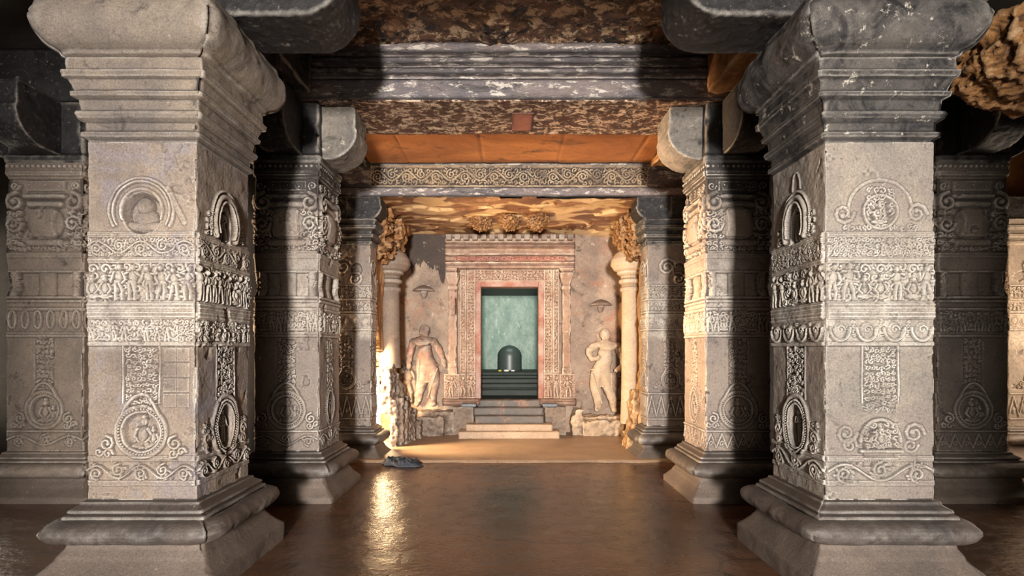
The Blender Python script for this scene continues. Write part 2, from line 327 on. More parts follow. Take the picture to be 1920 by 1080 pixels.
# ------------------------------------------------------------------ relief canvas (a height field in metres)
class Relief:
    def __init__(self, w, z0, z1, nx, nz, seed=0):
        self.x = np.linspace(-w / 2, w / 2, nx); self.z = np.linspace(z0, z1, nz)
        self.H = np.zeros((nz, nx)); self.w = w; self.z0 = z0; self.z1 = z1; self.rnd = random.Random(seed); self.seed = seed
        self.dx = w / max(nx - 1, 1)
    def win(self, x0, x1, z0, z1):
        a = np.searchsorted(self.x, x0); b = np.searchsorted(self.x, x1); c = np.searchsorted(self.z, z0); d = np.searchsorted(self.z, z1)
        if b <= a or d <= c: return None
        return slice(c, d), slice(a, b), self.x[None, a:b], self.z[c:d, None]
    def rect(self, x0, x1, z0, z1, h):          # add h
        q = self.win(x0, x1, z0, z1)
        if q: self.H[q[0], q[1]] += h
    def seg(self, x1, z1, x2, z2, r, h, base=0.0):
        q = self.win(min(x1, x2) - r, max(x1, x2) + r, min(z1, z2) - r, max(z1, z2) + r)
        if not q: return
        X, Z = q[2], q[3]; dx, dz = x2 - x1, z2 - z1; L = dx * dx + dz * dz
        t = np.clip(((X - x1) * dx + (Z - z1) * dz) / L, 0, 1) if L > 1e-12 else 0
        d2 = (X - x1 - t * dx) ** 2 + (Z - z1 - t * dz) ** 2
        v = np.where(d2 < r * r, base + h * np.sqrt(np.clip(1 - d2 / (r * r), 0, 1)), -9)
        self.H[q[0], q[1]] = np.maximum(self.H[q[0], q[1]], v)
    def dot(self, x, z, r, h, base=0.0): self.seg(x, z, x, z, r, h, base)
    def ell(self, x, z, rx, rz, h, base=0.0):
        q = self.win(x - rx, x + rx, z - rz, z + rz)
        if not q: return
        d2 = ((q[2] - x) / rx) ** 2 + ((q[3] - z) / rz) ** 2
        v = np.where(d2 < 1, base + h * np.sqrt(np.clip(1 - d2, 0, 1)), -9)
        self.H[q[0], q[1]] = np.maximum(self.H[q[0], q[1]], v)
    def sink(self, x, z, rx, rz, depth, arch=False):
        q = self.win(x - rx, x + rx, z - rz, z + rz)
        if not q: return
        d2 = ((q[2] - x) / rx) ** 2 + ((q[3] - z) / rz) ** 2
        k = np.clip((1 - d2) * 3.0, 0, 1)
        if arch: k = np.where(q[3] < z, np.clip((1 - np.abs((q[2] - x) / rx)) * 5, 0, 1), k)
        self.H[q[0], q[1]] -= depth * k
    def ring(self, x, z, rx, rz, w, h, a0=0.0, a1=2 * PI, base=0.0, n=40, bead=False):
        P = [(x + rx * math.cos(a0 + (a1 - a0) * i / n), z + rz * math.sin(a0 + (a1 - a0) * i / n)) for i in range(n + 1)]
        for p, q in zip(P[:-1], P[1:]):
            if bead: self.dot(*p, w, h, base)
            else: self.seg(*p, *q, w, h, base)
    def curl(self, x, z, r, a, turns, w, h, base=0.0, flip=1):
        n = max(6, int(9 * turns)); P = []
        for i in range(n + 1):
            t = i / n; rr = r * (1 - 0.75 * t); an = a + flip * 2 * PI * turns * t
            P.append((x + rr * math.cos(an), z + rr * math.sin(an), w * (1.15 - 0.4 * t)))
        for p, q in zip(P[:-1], P[1:]): self.seg(p[0], p[1], q[0], q[1], p[2], h, base)
        self.dot(P[-1][0], P[-1][1], w * 1.6, h * 1.15, base)
    def foliage(self, x0, x1, z0, z1, cell, h, base=0.0):
        R = self.rnd
        nx = max(1, round((x1 - x0) / cell)); nz = max(1, round((z1 - z0) / cell))
        for i in range(nx):
            for j in range(nz):
                cx = x0 + (i + .5 + R.uniform(-.2, .2)) * (x1 - x0) / nx; cz = z0 + (j + .5 + R.uniform(-.2, .2)) * (z1 - z0) / nz
                self.curl(cx, cz, cell * R.uniform(.38, .52), R.uniform(0, 2 * PI), R.uniform(.6, 1.1), cell * 0.13, h * R.uniform(.7, 1.1), base, R.choice((-1, 1)))
                a = R.uniform(0, 2 * PI); self.seg(cx, cz, cx + cell * .6 * math.cos(a), cz + cell * .6 * math.sin(a), cell * .12, h * .8, base)
    def scrolls(self, x0, x1, z0, z1, h, base=0.0, n=None):
        """a running vine: a wave with a big curl in each loop and small leaves"""
        R = self.rnd; hz = (z1 - z0) / 2; cz = (z0 + z1) / 2
        n = n or max(2, round((x1 - x0) / (hz * 2.1))); s = (x1 - x0) / n
        P = [(x0 + s * n * i / (12 * n), cz + hz * .62 * math.sin(PI * i / 12)) for i in range(12 * n + 1)]
        for p, q in zip(P[:-1], P[1:]): self.seg(*p, *q, hz * .11, h, base)
        for i in range(n):
            cx = x0 + s * (i + .5); f = 1 if i % 2 else -1
            self.curl(cx, cz + f * hz * .18, hz * .62, f * PI / 2, 1.35, hz * .12, h, base, f)
            for k in range(7):
                a = R.uniform(0, 2 * PI); rr = hz * .8
                self.seg(cx + rr * math.cos(a), cz + rr * math.sin(a), cx + rr * .55 * math.cos(a + .5), cz + rr * .55 * math.sin(a + .5), hz * .12, h * .8, base)
    def person(self, x, z, H, h, base=0.0, seated=False):
        """a small carved figure, feet at z, height H"""
        R = self.rnd; s = R.choice((-1, 1)); k = H
        if seated:
            self.ell(x, z + .12 * k, .30 * k, .12 * k, h, base)
            self.seg(x - .26 * k, z + .10 * k, x + .1 * k, z + .04 * k, .07 * k, h, base); self.seg(x + .26 * k, z + .10 * k, x - .1 * k, z + .04 * k, .07 * k, h, base)
            self.ell(x, z + .42 * k, .15 * k, .26 * k, h * 1.2, base); self.ell(x, z + .80 * k, .11 * k, .13 * k, h * 1.3, base); self.ell(x, z + .93 * k, .07 * k, .09 * k, h * 1.1, base)
            for q in (-1, 1):
                self.seg(x + q * .15 * k, z + .60 * k, x + q * .25 * k, z + .38 * k, .055 * k, h, base)
                self.seg(x + q * .25 * k, z + .38 * k, x + q * .10 * k, z + .22 * k, .05 * k, h, base)
            return
        hx = x + s * .03 * k
        self.ell(x, z + .66 * k, .12 * k, .17 * k, h * 1.1, base); self.ell(hx, z + .50 * k, .12 * k, .09 * k, h * 1.1, base)
        self.ell(x - s * .02 * k, z + .90 * k, .075 * k, .10 * k, h * 1.2, base)
        for q in (-1, 1):
            kx = hx + q * .09 * k + R.uniform(-.03, .05) * k; fx = kx + R.uniform(-.05, .05) * k
            self.seg(hx + q * .05 * k, z + .46 * k, kx, z + .25 * k, .065 * k, h, base); self.seg(kx, z + .25 * k, fx, z + .03 * k, .05 * k, h, base)
            ex = x + q * .20 * k; ez = z + R.uniform(.5, .8) * k
            self.seg(x + q * .11 * k, z + .76 * k, ex, ez, .045 * k, h, base); self.seg(ex, ez, ex + R.uniform(-.12, .08) * k * q, ez + R.uniform(-.15, .2) * k, .04 * k, h, base)
    def crowd(self, x0, x1, z0, z1, h, base=0.0, dense=1.0):
        R = self.rnd; k = z1 - z0; n = max(2, round((x1 - x0) / (k * .46) * dense))
        for i in range(n):
            cx = x0 + (i + .5) * (x1 - x0) / n + R.uniform(-.03, .03) * k
            t = R.random()
            if t < .65: self.person(cx, z0 + .02 * k, k * R.uniform(.82, .98), h * R.uniform(.8, 1.1), base)
            elif t < .85: self.person(cx, z0 + .06 * k, k * .62, h, base, True); self.curl(cx, z0 + .82 * k, .14 * k, 0, 1, .035 * k, h * .7, base)
            else: self.foliage(cx - .2 * k, cx + .2 * k, z0, z1, k * .25, h, base)
    def beads(self, x0, x1, z, r, h, base=0.0, step=2.6):
        n = int((x1 - x0) / (r * step))
        for i in range(n): self.dot(x0 + (i + .5) * (x1 - x0) / n, z, r, h, base)
    def line(self, z, r, h, x0=None, x1=None, base=0.0):
        self.seg(self.x[0] if x0 is None else x0, z, self.x[-1] if x1 is None else x1, z, r, h, base)
    def band(self, z0, z1, h):
        self.rect(-9, 9, z0, z1, h)
    def medallion(self, x, z, r, h, seated=True):
        """pearl-edged round niche with a figure, flame finial above and curled tails to each side"""
        self.sink(x, z, r * .82, r * .82, h * 1.2)
        self.ring(x, z, r, r, r * .09, h * .9, n=44); self.ring(x, z, r * .80, r * .80, r * .06, h * .6, n=40)
        self.ring(x, z, r * .90, r * .90, r * .045, h * 1.0, n=46, bead=True)
        self.person(x, z - r * .70, r * 1.35, h * 1.1, -h, seated)
        self.person(x + r * .42, z - r * .62, r * .85, h * .9, -h, seated)
        for q in (-1, 1):
            self.curl(x + q * r * 1.35, z - r * .45, r * .30, PI / 2, 1.3, r * .06, h, 0, q); self.curl(x + q * r * 1.28, z - r * .85, r * .20, 0, 1.1, r * .06, h, 0, -q)
            self.curl(x + q * r * 1.62, z - r * .78, r * .18, 0, 1.0, r * .06, h, 0, q)
            P = [(x + q * r * (1.0 * math.cos(a)), z + r * math.sin(a) * 1.0 + max(0, math.sin(a) - .7) * r * 1.6) for a in [PI / 4 + i * PI / 4 / 8 for i in range(9)]]
            for a, b in zip(P[:-1], P[1:]): self.seg(a[0], a[1], b[0], b[1], r * .08, h)
    def wear(self, amp=0.003, scale=9):
        X, Z = np.meshgrid(self.x, self.z)
        self.H += amp * fbm(X * scale, Z * scale, self.seed + 5, 5, 0.6)
        n = fbm(X * 5 + 3, Z * 5, self.seed + 50, 4, 0.55)
        self.H -= np.clip(n - 0.42, 0, 0.2) * 0.06          # chipped spots

# ------------------------------------------------------------------ square loft: shafts, bases, capitals
def smooth_profile(pts, step):
    out = [pts[0]]
    for a, b in zip(pts[:-1], pts[1:]):
        n = max(1, int(math.dist(a, b) / step + .5))
        for i in range(1, n + 1):
            t = i / n; out.append((a[0] + (b[0] - a[0]) * t, a[1] + (b[1] - a[1]) * t))
    return out

def arc_pts(o0, zc, rx, rz, a0, a1, n=8):
    return [(o0 + rx * math.cos(a0 + (a1 - a0) * i / n), zc + rz * math.sin(a0 + (a1 - a0) * i / n)) for i in range(n + 1)]

def loft(name, cx, cy, hw, hd, prof, mat, parent, ncol=40, fields=None, wear=0.006, seed=0, round_c=0.0, cap_top=True):
    """prof: [(offset, z)] bottom to top; fields: four arrays (rows x ncol+1) of relief height, order front(-y), right(+x), back(+y), left(-x)"""
    prof = np.array(prof); nz = len(prof); off = prof[:, 0]; z = prof[:, 1]
    faces = [((0, -1), (1, 0), hw, hd), ((1, 0), (0, 1), hd, hw), ((0, 1), (-1, 0), hw, hd), ((-1, 0), (0, -1), hd, hw)]
    cols = []
    for k, (n, t, ht, hn) in enumerate(faces):
        Fk = fields[k] if fields is not None else None
        nc = (Fk.shape[1] - 1) if Fk is not None else ncol
        u = np.linspace(-1, 1, nc + 1)[:-1]
        T = (ht + off)[:, None] * u[None, :]
        h = Fk[:, :-1].copy() if Fk is not None else np.zeros((nz, nc))
        e = (1 - np.abs(u))[None, :] * ht
        h *= np.clip(e / 0.012, 0, 1)
        zz = np.repeat(z[:, None], nc, 1)
        s = seed * 13.7 + k * 5.1
        h = h + wear * fbm(T * 7 + s, zz * 7 + s, seed, 4, 0.55)
        cw = np.clip(fbm(np.full_like(zz, s) * 0 + s, zz * 9 + s, seed + 3, 4, .6) + 0.25, 0, 1) * wear * 4.0 + 0.004
        rr = np.clip(1 - e / (0.02 + round_c), 0, 1)
        h = h - rr ** 2 * (np.minimum(cw, 0.02 + wear) + round_c * 0.45)
        Tt = T * (1 - (rr ** 2) * (round_c * 0.45 + 0.002) / np.maximum(np.abs(T), 0.05))
        nd = (hn + off)[:, None] + h
        X = cx + n[0] * nd + t[0] * Tt; Y = cy + n[1] * nd + t[1] * Tt
        cols.append(np.stack([X, Y, zz], -1))
    P = np.concatenate(cols, 1); nu = P.shape[1]
    # corner columns: pull in along both faces
    idx = np.arange(nz * nu).reshape(nz, nu)
    a = idx[:-1]; b = np.roll(idx, -1, 1)[:-1]; c = np.roll(idx, -1, 1)[1:]; d = idx[1:]
    Q = np.stack([a, b, c, d], -1).reshape(-1, 4)
    V = P.reshape(-1, 3)
    # caps as fans of degenerate quads
    Fc = []
    for row, rev in ((idx[0], True), (idx[-1], False)):
        ci = len(V); V = np.vstack([V, V[row].mean(0)[None]])
        r2 = np.roll(row, -1); Fc.append((row, r2, ci, rev))
    tri = []
    for row, r2, ci, rev in Fc:
        c_ = np.full_like(row, ci)
        tri.append(np.stack([r2, row, c_], -1) if rev else np.stack([row, r2, c_], -1))
    tri = np.concatenate(tri)
    me = bpy.data.meshes.new(name)
    org = np.array(wloc(parent)) if parent is not None else 0
    me.vertices.add(len(V)); me.vertices.foreach_set('co', (V - org).astype(np.float32).ravel())
    L = np.concatenate([Q.ravel(), tri.ravel()]).astype(np.int32)
    tot = np.concatenate([np.full(len(Q), 4), np.full(len(tri), 3)]).astype(np.int32)
    st = np.concatenate([[0], np.cumsum(tot)[:-1]]).astype(np.int32)
    me.loops.add(len(L)); me.loops.foreach_set('vertex_index', L)
    me.polygons.add(len(tot)); me.polygons.foreach_set('loop_start', st); me.polygons.foreach_set('loop_total', tot)
    me.polygons.foreach_set('use_smooth', np.ones(len(tot), dtype=bool))
    me.update(calc_edges=True)
    me.materials.append(MATS[mat])
    o = bpy.data.objects.new(name, me); COL.objects.link(o); o.parent = parent
    return o

def base_profiles(k=1.0, top=0.573):
    mould = [(0.0, top), (0.0, top - .01), (.030, top - .018), (.034, top - .035), (.048, top - .045), (.075, top - .062), (.078, top - .075), (.062, top - .082), (.095, top - .095), (.10, top - .112)]
    torus = [(.12, top - .112)] + arc_pts(.11, top - .185, .10, .075, PI / 2, -PI / 2, 10) + [(.09, top - .27)]
    plinth = [(.085, top - .27), (.09, top - .30), (.12, top - .345), (.125, top - .36), (.16, top - .40), (.20, top - .44), (.205, top - .455), (.205, -0.01)]
    f = lambda p: [(o * k, z) for o, z in reversed(p)]
    return f(mould), f(torus), f(plinth)

def square_base(p, cx, cy, hw, hd, top, mat, seed, k=1.0, res=.012, nc=50, plmat='plinth_stone'):
    mo, to, pl = base_profiles(k, top)
    b = loft('base', cx, cy, hw, hd, smooth_profile(mo, res * .6), mat, p, nc, wear=.006, seed=seed)
    loft('torus_moulding', cx, cy, hw, hd, smooth_profile(to, res), mat, b, nc, wear=.016, seed=seed + 1, round_c=.07)
    loft('plinth', cx, cy, hw, hd, smooth_profile(pl, res), plmat, b, nc, wear=.006, seed=seed + 2, round_c=.006)
    return b

# ------------------------------------------------------------------ pillar designs
def design_front_row(c, v, side):
    """relief of a first-row pillar face; v = 'left' or 'right' pillar, side = 'front' or 'inner'"""
    w = c.w
    # bands that stand a little proud of the shaft
    c.band(1.578, 2.318, .010)
    # scroll frieze
    c.band(2.15, 2.285, -.006); c.scrolls(-w / 2, w / 2, 2.155, 2.28, .011, .004) if v == 'left' else c.foliage(-w / 2, w / 2, 2.17, 2.28, .04, .009, .004)
    c.foliage(-w / 2, w / 2, 2.155, 2.285, .045, .007, .003)
    c.line(2.30, .012, .012); c.line(2.135, .010, .014)
    # figure frieze
    c.band(1.865, 2.115, -.012)
    if v == 'left': c.crowd(-w / 2, w / 2, 1.865, 2.12, .024, -.002, 1.25 if side == 'front' else 1.6); c.foliage(-w / 2, w / 2, 1.87, 2.12, .07, .014, -.006)
    else: c.crowd(-w / 2, w / 2, 1.865, 2.12, .018, -.002, 1.2); c.foliage(-w / 2, w / 2, 1.87, 2.12, .06, .008, -.002)
    for z in (1.845, 1.82, 1.79, 1.765): c.line(z, .009, .014)
    c.band(1.755, 1.85, .004)
    # lower carved band
    c.band(1.60, 1.745, -.008)
    if v == 'left': c.crowd(-w / 2, w / 2, 1.60, 1.745, .016, 0, .9); c.foliage(-w / 2, w / 2, 1.605, 1.74, .05, .010, 0)
    else:
        n = 4
        for i in range(n):
            x = -w / 2 + (i + .5) * w / n
            c.ring(x, 1.69, .068, .085, .010, .016, PI, 2 * PI, 0, 20); c.ring(x, 1.69, .058, .075, .005, .016, PI, 2 * PI, 0, 22, True)
            c.ell(x, 1.67, .045, .06, .014, 0); c.curl(x, 1.68, .03, 0, 1, .006, .010, .008)
            c.foliage(x - w / n / 2 - .01, x - w / n / 2 + .02, 1.62, 1.74, .03, .010)
    c.line(1.585, .014, .012)
    # lower panel
    z0 = .855
    c.rect(-.11, .11, 1.16, 1.57, -.008); c.foliage(-.105, .105, 1.14, 1.565, .038, .014, -.006)
    for q in (-.12, .12): c.line_v = None; c.seg(q, 1.2, q, 1.57, .006, .007)
    if v == 'left' or side == 'inner':
        if side == 'front': c.medallion(0, 1.01, .165, .016)
        else:
            c.sink(0, 1.00, .10, .15, .03); c.ring(0, 1.00, .17, .22, .018, .014); c.ring(0, 1.0, .14, .185, .009, .015, bead=True, n=60); c.ring(0, 1.0, .115, .16, .010, .012)
            c.person(0, .88, .24, .02, -.028)
            for q in (-1, 1):
                c.curl(q * .24, .95, .05, 0, 1.3, .011, .014, 0, q); c.curl(q * .23, .88, .04, 1, 1.2, .011, .014, 0, -q); c.foliage(min(q * .17, q * .29), max(q * .17, q * .29), .87, 1.05, .04, .010)
        if v == 'left' and side == 'front':
            for i in range(4):
                for j in range(2): c.rect(.14 + j * .085 + .004, .14 + (j + 1) * .085, 1.17 + i * .1, 1.26 + i * .1, .0035)
    else:
        c.sink(0, .92, .12, .14, .012, True); c.ring(0, .95, .13, .14, .014, .014, 0, PI); c.person(0, .90, .16, .02, -.006, True)
        c.foliage(-.12, .12, .90, 1.08, .045, .016); c.seg(-.13, .885, .13, .885, .014, .02)
        for q in (-1, 1): c.curl(q * .22, 1.0, .07, 0, 1.4, .012, .008, 0, q); c.curl(q * .20, .92, .05, 0, 1.4, .010, .006, 0, -q)
    # bottom scroll band
    c.band(.66, .85, .008); c.band(.69, .82, -.008)
    c.line(.835, .010, .010); c.beads(-w / 2, w / 2, .82, .006, .008)
    if v == 'left': c.scrolls(-w / 2, w / 2, .685, .815, .016, .002)
    else: c.scrolls(-w / 2, w / 2, .66, .83, .010, .002, 3)
    c.line(.665, .008, .006)
    # niche at the top
    if side == 'front':
        if v == 'left':
            c.ring(0, 2.46, .21, .21, .012, .010, -.5, PI + .5); c.ring(0, 2.46, .185, .19, .010, .010, -.5, PI + .5); c.ring(0, 2.46, .135, .14, .012, .010, -.4, PI + .4)
            c.sink(0, 2.44, .13, .14, .05); c.ell(0, 2.40, .08, .09, .035, -.045); c.ell(0, 2.49, .055, .065, .045, -.045); c.seg(-.09, 2.36, .09, 2.36, .03, .02, -.03)
            c.seg(.17, 2.60, .28, 2.38, .02, .008)
        else:
            c.ring(0, 2.46, .21, .20, .012, .006, -.2, PI + .2); c.sink(0, 2.45, .10, .10, .02); c.ring(0, 2.45, .11, .11, .010, .010); c.person(0, 2.37, .16, .018, -.016, True)
            c.foliage(-.09, .09, 2.42, 2.62, .05, .008); c.foliage(-.25, .25, 2.335, 2.36, .04, .01)
            for q in (-1, 1): c.curl(q * .24, 2.44, .07, 0, 1.3, .012, .008, 0, q)
    else:
        c.sink(0, 2.44, .075, .13, .05, True); c.ring(0, 2.44, .15, .20, .022, .024, -.5, PI + .5); c.ring(0, 2.44, .115, .165, .014, .026, -.5, PI + .5, bead=True, n=50)
        c.ring(0, 2.44, .19, .24, .012, .016, -.3, PI + .3, bead=True, n=60)
        c.person(0, 2.33, .25, .035, -.04)
        for q in (-1, 1): c.foliage(min(q * .14, q * .25), max(q * .14, q * .25), 2.33, 2.50, .04, .014)
        if v == 'right':
            c.ring(0, 2.70, .05, .12, .010, .008, 0, PI)
    c.wear(.005)

def design_second_row(c, v, side):
    w = c.w; hw = w / 2
    c.beads(-hw, hw, 3.45, .02, .012); c.band(3.36, 3.40, .008); c.line(3.36, .01, .012)
    # overflowing vase with foliage
    c.band(2.55, 3.33, -.028 if side == 'inner' else -.020)
    b = -.02
    c.rect(-.20, .20, 3.20, 3.30, .022)
    for i in range(5): c.curl(-hw + (i + .5) * w / 5, 3.25, .045, i, 1.2, .014, .024, b, 1 if i % 2 else -1)
    c.seg(-.16, 3.06, .16, 3.06, .035, .035, b); c.seg(-.20, 3.14, .20, 3.14, .03, .045, b)
    c.ell(0, 2.86, .19, .19, .05, b); c.rect(-.12, .12, 2.72, 3.0, .015)
    for i in range(7): c.seg(-.12 + i * .04, 2.74, -.12 + i * .04, 2.98, .012, .012, .012)
    c.seg(-.16, 2.66, .16, 2.66, .04, .035, b)
    for q in (-1, 1):
        c.curl(q * (hw - .10), 3.08, .10, PI / 2, 1.2, .025, .045, b, -q); c.curl(q * (hw - .09), 2.85, .09, 0, 1.3, .022, .045, b, q)
        c.foliage(min(q * (hw - .18), q * hw), max(q * (hw - .18), q * hw), 2.62, 3.0, .07, .04, b)
    c.band(2.50, 2.57, .01); c.foliage(-hw, hw, 2.57, 2.64, .05, .02, b)
    c.band(2.36, 2.50, .004); c.line(2.36, .012, .012)
    # recessed neck with small posts
    c.band(2.10, 2.35, -.03)
    for q in (-1, 1): c.seg(q * (hw - .07), 2.12, q * (hw - .07), 2.34, .045, .05, -.03); c.foliage(q * (hw - .07) - .05, q * (hw - .07) + .05, 2.15, 2.33, .05, .05, -.03)
    c.seg(0, 2.11, 0, 2.34, .09, .035, -.03)
    for z in (2.09, 2.05): c.line(z, .014, .014)
    c.band(1.70, 1.98, .006); c.band(1.73, 1.95, -.008)
    if v == 'loops':
        for i in range(6): x = -hw + (i + .5) * w / 6; c.ring(x, 1.86, .035, .09, .010, .014); 
    else: c.crowd(-hw, hw, 1.73, 1.95, .018, 0, 1.3); c.foliage(-hw, hw, 1.74, 1.94, .06, .010)
    c.line(1.69, .012, .012); c.line(1.97, .010, .012)
    # lower panel
    c.rect(-.10, .10, 1.15, 1.66, -.006); c.foliage(-.09, .09, 1.14, 1.66, .05, .013, -.004)
    if side == 'front': c.medallion(0, .92, .19, .016, True)
    else: c.sink(0, .93, .08, .12, .02); c.ring(0, .93, .12, .17, .012, .014); c.ring(0, .93, .15, .2, .008, .012, bead=True, n=50); c.person(0, .84, .18, .02, -.018)
    c.line(.70, .010, .012)
    if v == 'right':
        for i in range(6):
            x = -hw + (i + .5) * w / 6; c.seg(x - w / 12, .53, x, .67, .010, .010); c.seg(x, .67, x + w / 12, .53, .010, .010); c.curl(x, .57, .03, 0, 1, .008, .010)
    else: c.scrolls(-hw, hw, .53, .68, .012, 0, 3)
    c.wear(.006)

def design_third_row(c, v, side):
    w = c.w; hw = w / 2
    c.curl(-.05, 2.72, .13, 0, 1.6, .018, .012); c.curl(.12, 2.55, .10, 2, 1.6, .018, .012, 0, -1); c.sink(.13, 2.68, .09, .11, .03)
    c.foliage(-hw, hw, 2.28, 2.45, .06, .010); c.line(2.26, .012, .012); c.line(2.46, .010, .010)
    c.foliage(-hw, hw, 2.10, 2.22, .05, .010); c.line(2.08, .010, .012)
    c.band(1.84, 2.05, .006)
    for i in range(5):
        x = -hw + (i + .5) * w / 5; c.ell(x, 1.95, .045, .05, .012, .004); c.ring(x, 1.96, .055, .07, .008, .012, PI, 2 * PI)
    c.line(1.83, .012, .014)
    c.foliage(-.10, .10, 1.25, 1.80, .05, .010); c.medallion(0, 1.12, .13, .012)
    c.line(.92, .010, .012); c.line(.56, .010, .012)
    for i in range(5):
        x = -hw + (i + .5) * w / 5; c.seg(x - w / 10, .60, x, .88, .012, .010); c.seg(x, .88, x + w / 10, .60, .012, .010); c.ell(x, .68, .03, .05, .010)
    c.wear(.006)

def shaft(parent, cx, cy, hw, hd, z0, z1, design, v, mat, res, seed, inner, prof=None):
    nz = int((z1 - z0) / res) + 1
    zs = np.linspace(z0, z1, nz)
    off = np.zeros(nz)
    if prof: off = np.interp(zs, [p[0] for p in prof], [p[1] for p in prof])
    F = []
    for k in range(4):
        half = hw if k in (0, 2) else hd
        r = res if k in (0, inner) else res * 2.5
        nc = int(2 * half / r)
        c = Relief(2 * half, z0, z1, nc + 1, nz, seed + k)
        design(c, v, 'front' if k in (0, 2) else 'inner')
        H = c.H * 1.3
        F.append(H)
    return loft('shaft', cx, cy, hw, hd, list(zip(off, zs)), mat, parent, fields=F, wear=.004, seed=seed)

# ------------------------------------------------------------------ bracket arms
def bracket_profile(L, h, r):
    """side outline of one arm, root at 0, end at L, bottom corner rolled"""
    P = [(0, 0)]
    P += [(L - r * 1.15 + r * 1.15 * math.sin(a), r - r * math.cos(a)) for a in [i * PI / 2 / 10 for i in range(11)]]
    P += [(L, h * .55), (L - .015, h * .60), (L - .015, h - .03), (L - .03, h), (0, h)]
    return P

def arm(parent, name, ox, oy, z, direction, L, h, wid, mat, r=None, voxel=.014, strength=.018):
    """a horizontal stone arm from (ox, oy) along direction (+x, -x, +y, -y)"""
    P = bracket_profile(L, h, r or h * .55)
    n = len(P); V = []
    for s in (-wid / 2, wid / 2):
        for a, b in P:
            if direction == '+x': V.append((ox + a, oy + s, z + b))
            elif direction == '-x': V.append((ox - a, oy - s, z + b))
            elif direction == '+y': V.append((ox - s, oy + a, z + b))
            else: V.append((ox + s, oy - a, z + b))
    F = [tuple(range(n - 1, -1, -1)), tuple(range(n, 2 * n))] + [(i, (i + 1) % n, n + (i + 1) % n, n + i) for i in range(n)]
    o = mk(name, V, F, mat, parent)
    # raised strap running round the rolled end
    roughen(o, voxel, strength, .12)
    return o

def extrude(name, prof, x0, x1, mat, parent=None, step=.03, wear=.006, seed=0, axis='x', closed=True):
    """prof: closed outline [(a, z)] with a = y (axis x) or a = x (axis y); extruded with worn surface"""
    P = smooth_profile(prof + [prof[0]], .018)[:-1]
    P = np.array(P); n = len(P); m = max(2, int((x1 - x0) / step) + 1)
    t = np.linspace(x0, x1, m)
    ctr = P.mean(0)
    d = np.roll(P, -1, 0) - np.roll(P, 1, 0); nn = np.stack([d[:, 1], -d[:, 0]], 1); nn /= np.maximum(np.linalg.norm(nn, axis=1), 1e-6)[:, None]
    arc = np.concatenate([[0], np.cumsum(np.linalg.norm(np.diff(P, axis=0), axis=1))])
    h = wear * fbm(t[:, None] * 6 + seed, arc[None, :] * 9 + seed, seed, 5, .6)
    A = P[None, :, 0] + nn[None, :, 0] * h; Z = P[None, :, 1] + nn[None, :, 1] * h
    T = np.repeat(t[:, None], n, 1)
    V = np.stack([T, A, Z], -1) if axis == 'x' else np.stack([A, T, Z], -1)
    V = V.reshape(-1, 3).tolist()
    F = []
    for i in range(m - 1):
        for j in range(n):
            k = (j + 1) % n
            q = (i * n + j, i * n + k, (i + 1) * n + k, (i + 1) * n + j)
            F.append(q if axis != 'x' else q[::-1])
    F.append(tuple(range(n)) if axis == 'x' else tuple(range(n - 1, -1, -1)))
    F.append(tuple(range((m - 1) * n + n - 1, (m - 1) * n - 1, -1)) if axis == 'x' else tuple(range((m - 1) * n, m * n)))
    return mk(name, V, F, mat, parent)

def relief_panel(name, x0, x1, z0, z1, y, res, fn, mat, parent, seed=0, thick=.05, base_h=0.0, mapf=None):
    """carved slab facing -y"""
    nx = int((x1 - x0) / res) + 1; nz = int((z1 - z0) / res) + 1
    c = Relief(x1 - x0, z0, z1, nx, nz, seed); fn(c)
    X, Z = np.meshgrid(c.x + (x0 + x1) / 2, c.z)
    Y = y - base_h - c.H
    # slab edges go back to the wall
    Y[0, :] = Y[-1, :] = y + thick; Y[:, 0] = Y[:, -1] = y + thick
    P = np.stack([X, Y, Z], -1)
    if mapf is not None: P = mapf(P)
    idx = np.arange(nx * nz).reshape(nz, nx)
    Q = np.stack([idx[:-1, :-1], idx[:-1, 1:], idx[1:, 1:], idx[1:, :-1]], -1).reshape(-1, 4)
    return mk(name, P.reshape(-1, 3), Q, mat, parent)

def grid_wall(name, U, Wd, fn, mat, hole=None, parent=None, kind='structure', flip=False):
    """U, Wd: 1-d coordinate arrays; fn(u, w) -> xyz array; hole(u, w) -> True where open (cell centres)"""
    A, B = np.meshgrid(U, Wd); P = fn(A, B)
    idx = np.arange(A.size).reshape(A.shape)
    Q = np.stack([idx[:-1, :-1], idx[:-1, 1:], idx[1:, 1:], idx[1:, :-1]], -1)
    if flip: Q = Q[..., ::-1]
    if hole is not None:
        cu = (A[:-1, :-1] + A[1:, 1:]) / 2; cw = (B[:-1, :-1] + B[1:, 1:]) / 2
        Q = Q[~hole(cu, cw)]
    o = mk(name, P.reshape(-1, 3), Q.reshape(-1, 4), mat, parent)
    if kind and parent is None: o['kind'] = kind
    return o

# ================================================================== THE ROOM SHELL
def flat(name, x0, x1, y0, y1, z, mat, kind='structure', thick=.1, up=True):
    o = boxes(name, [(x0, x1, y0, y1, z - thick, z) if up else (x0, x1, y0, y1, z, z + thick)], mat)
    o['kind'] = kind
    return o

flat('floor', -8.0, 8.0, -4.0, 8.3, 0.0, 'polished_floor')
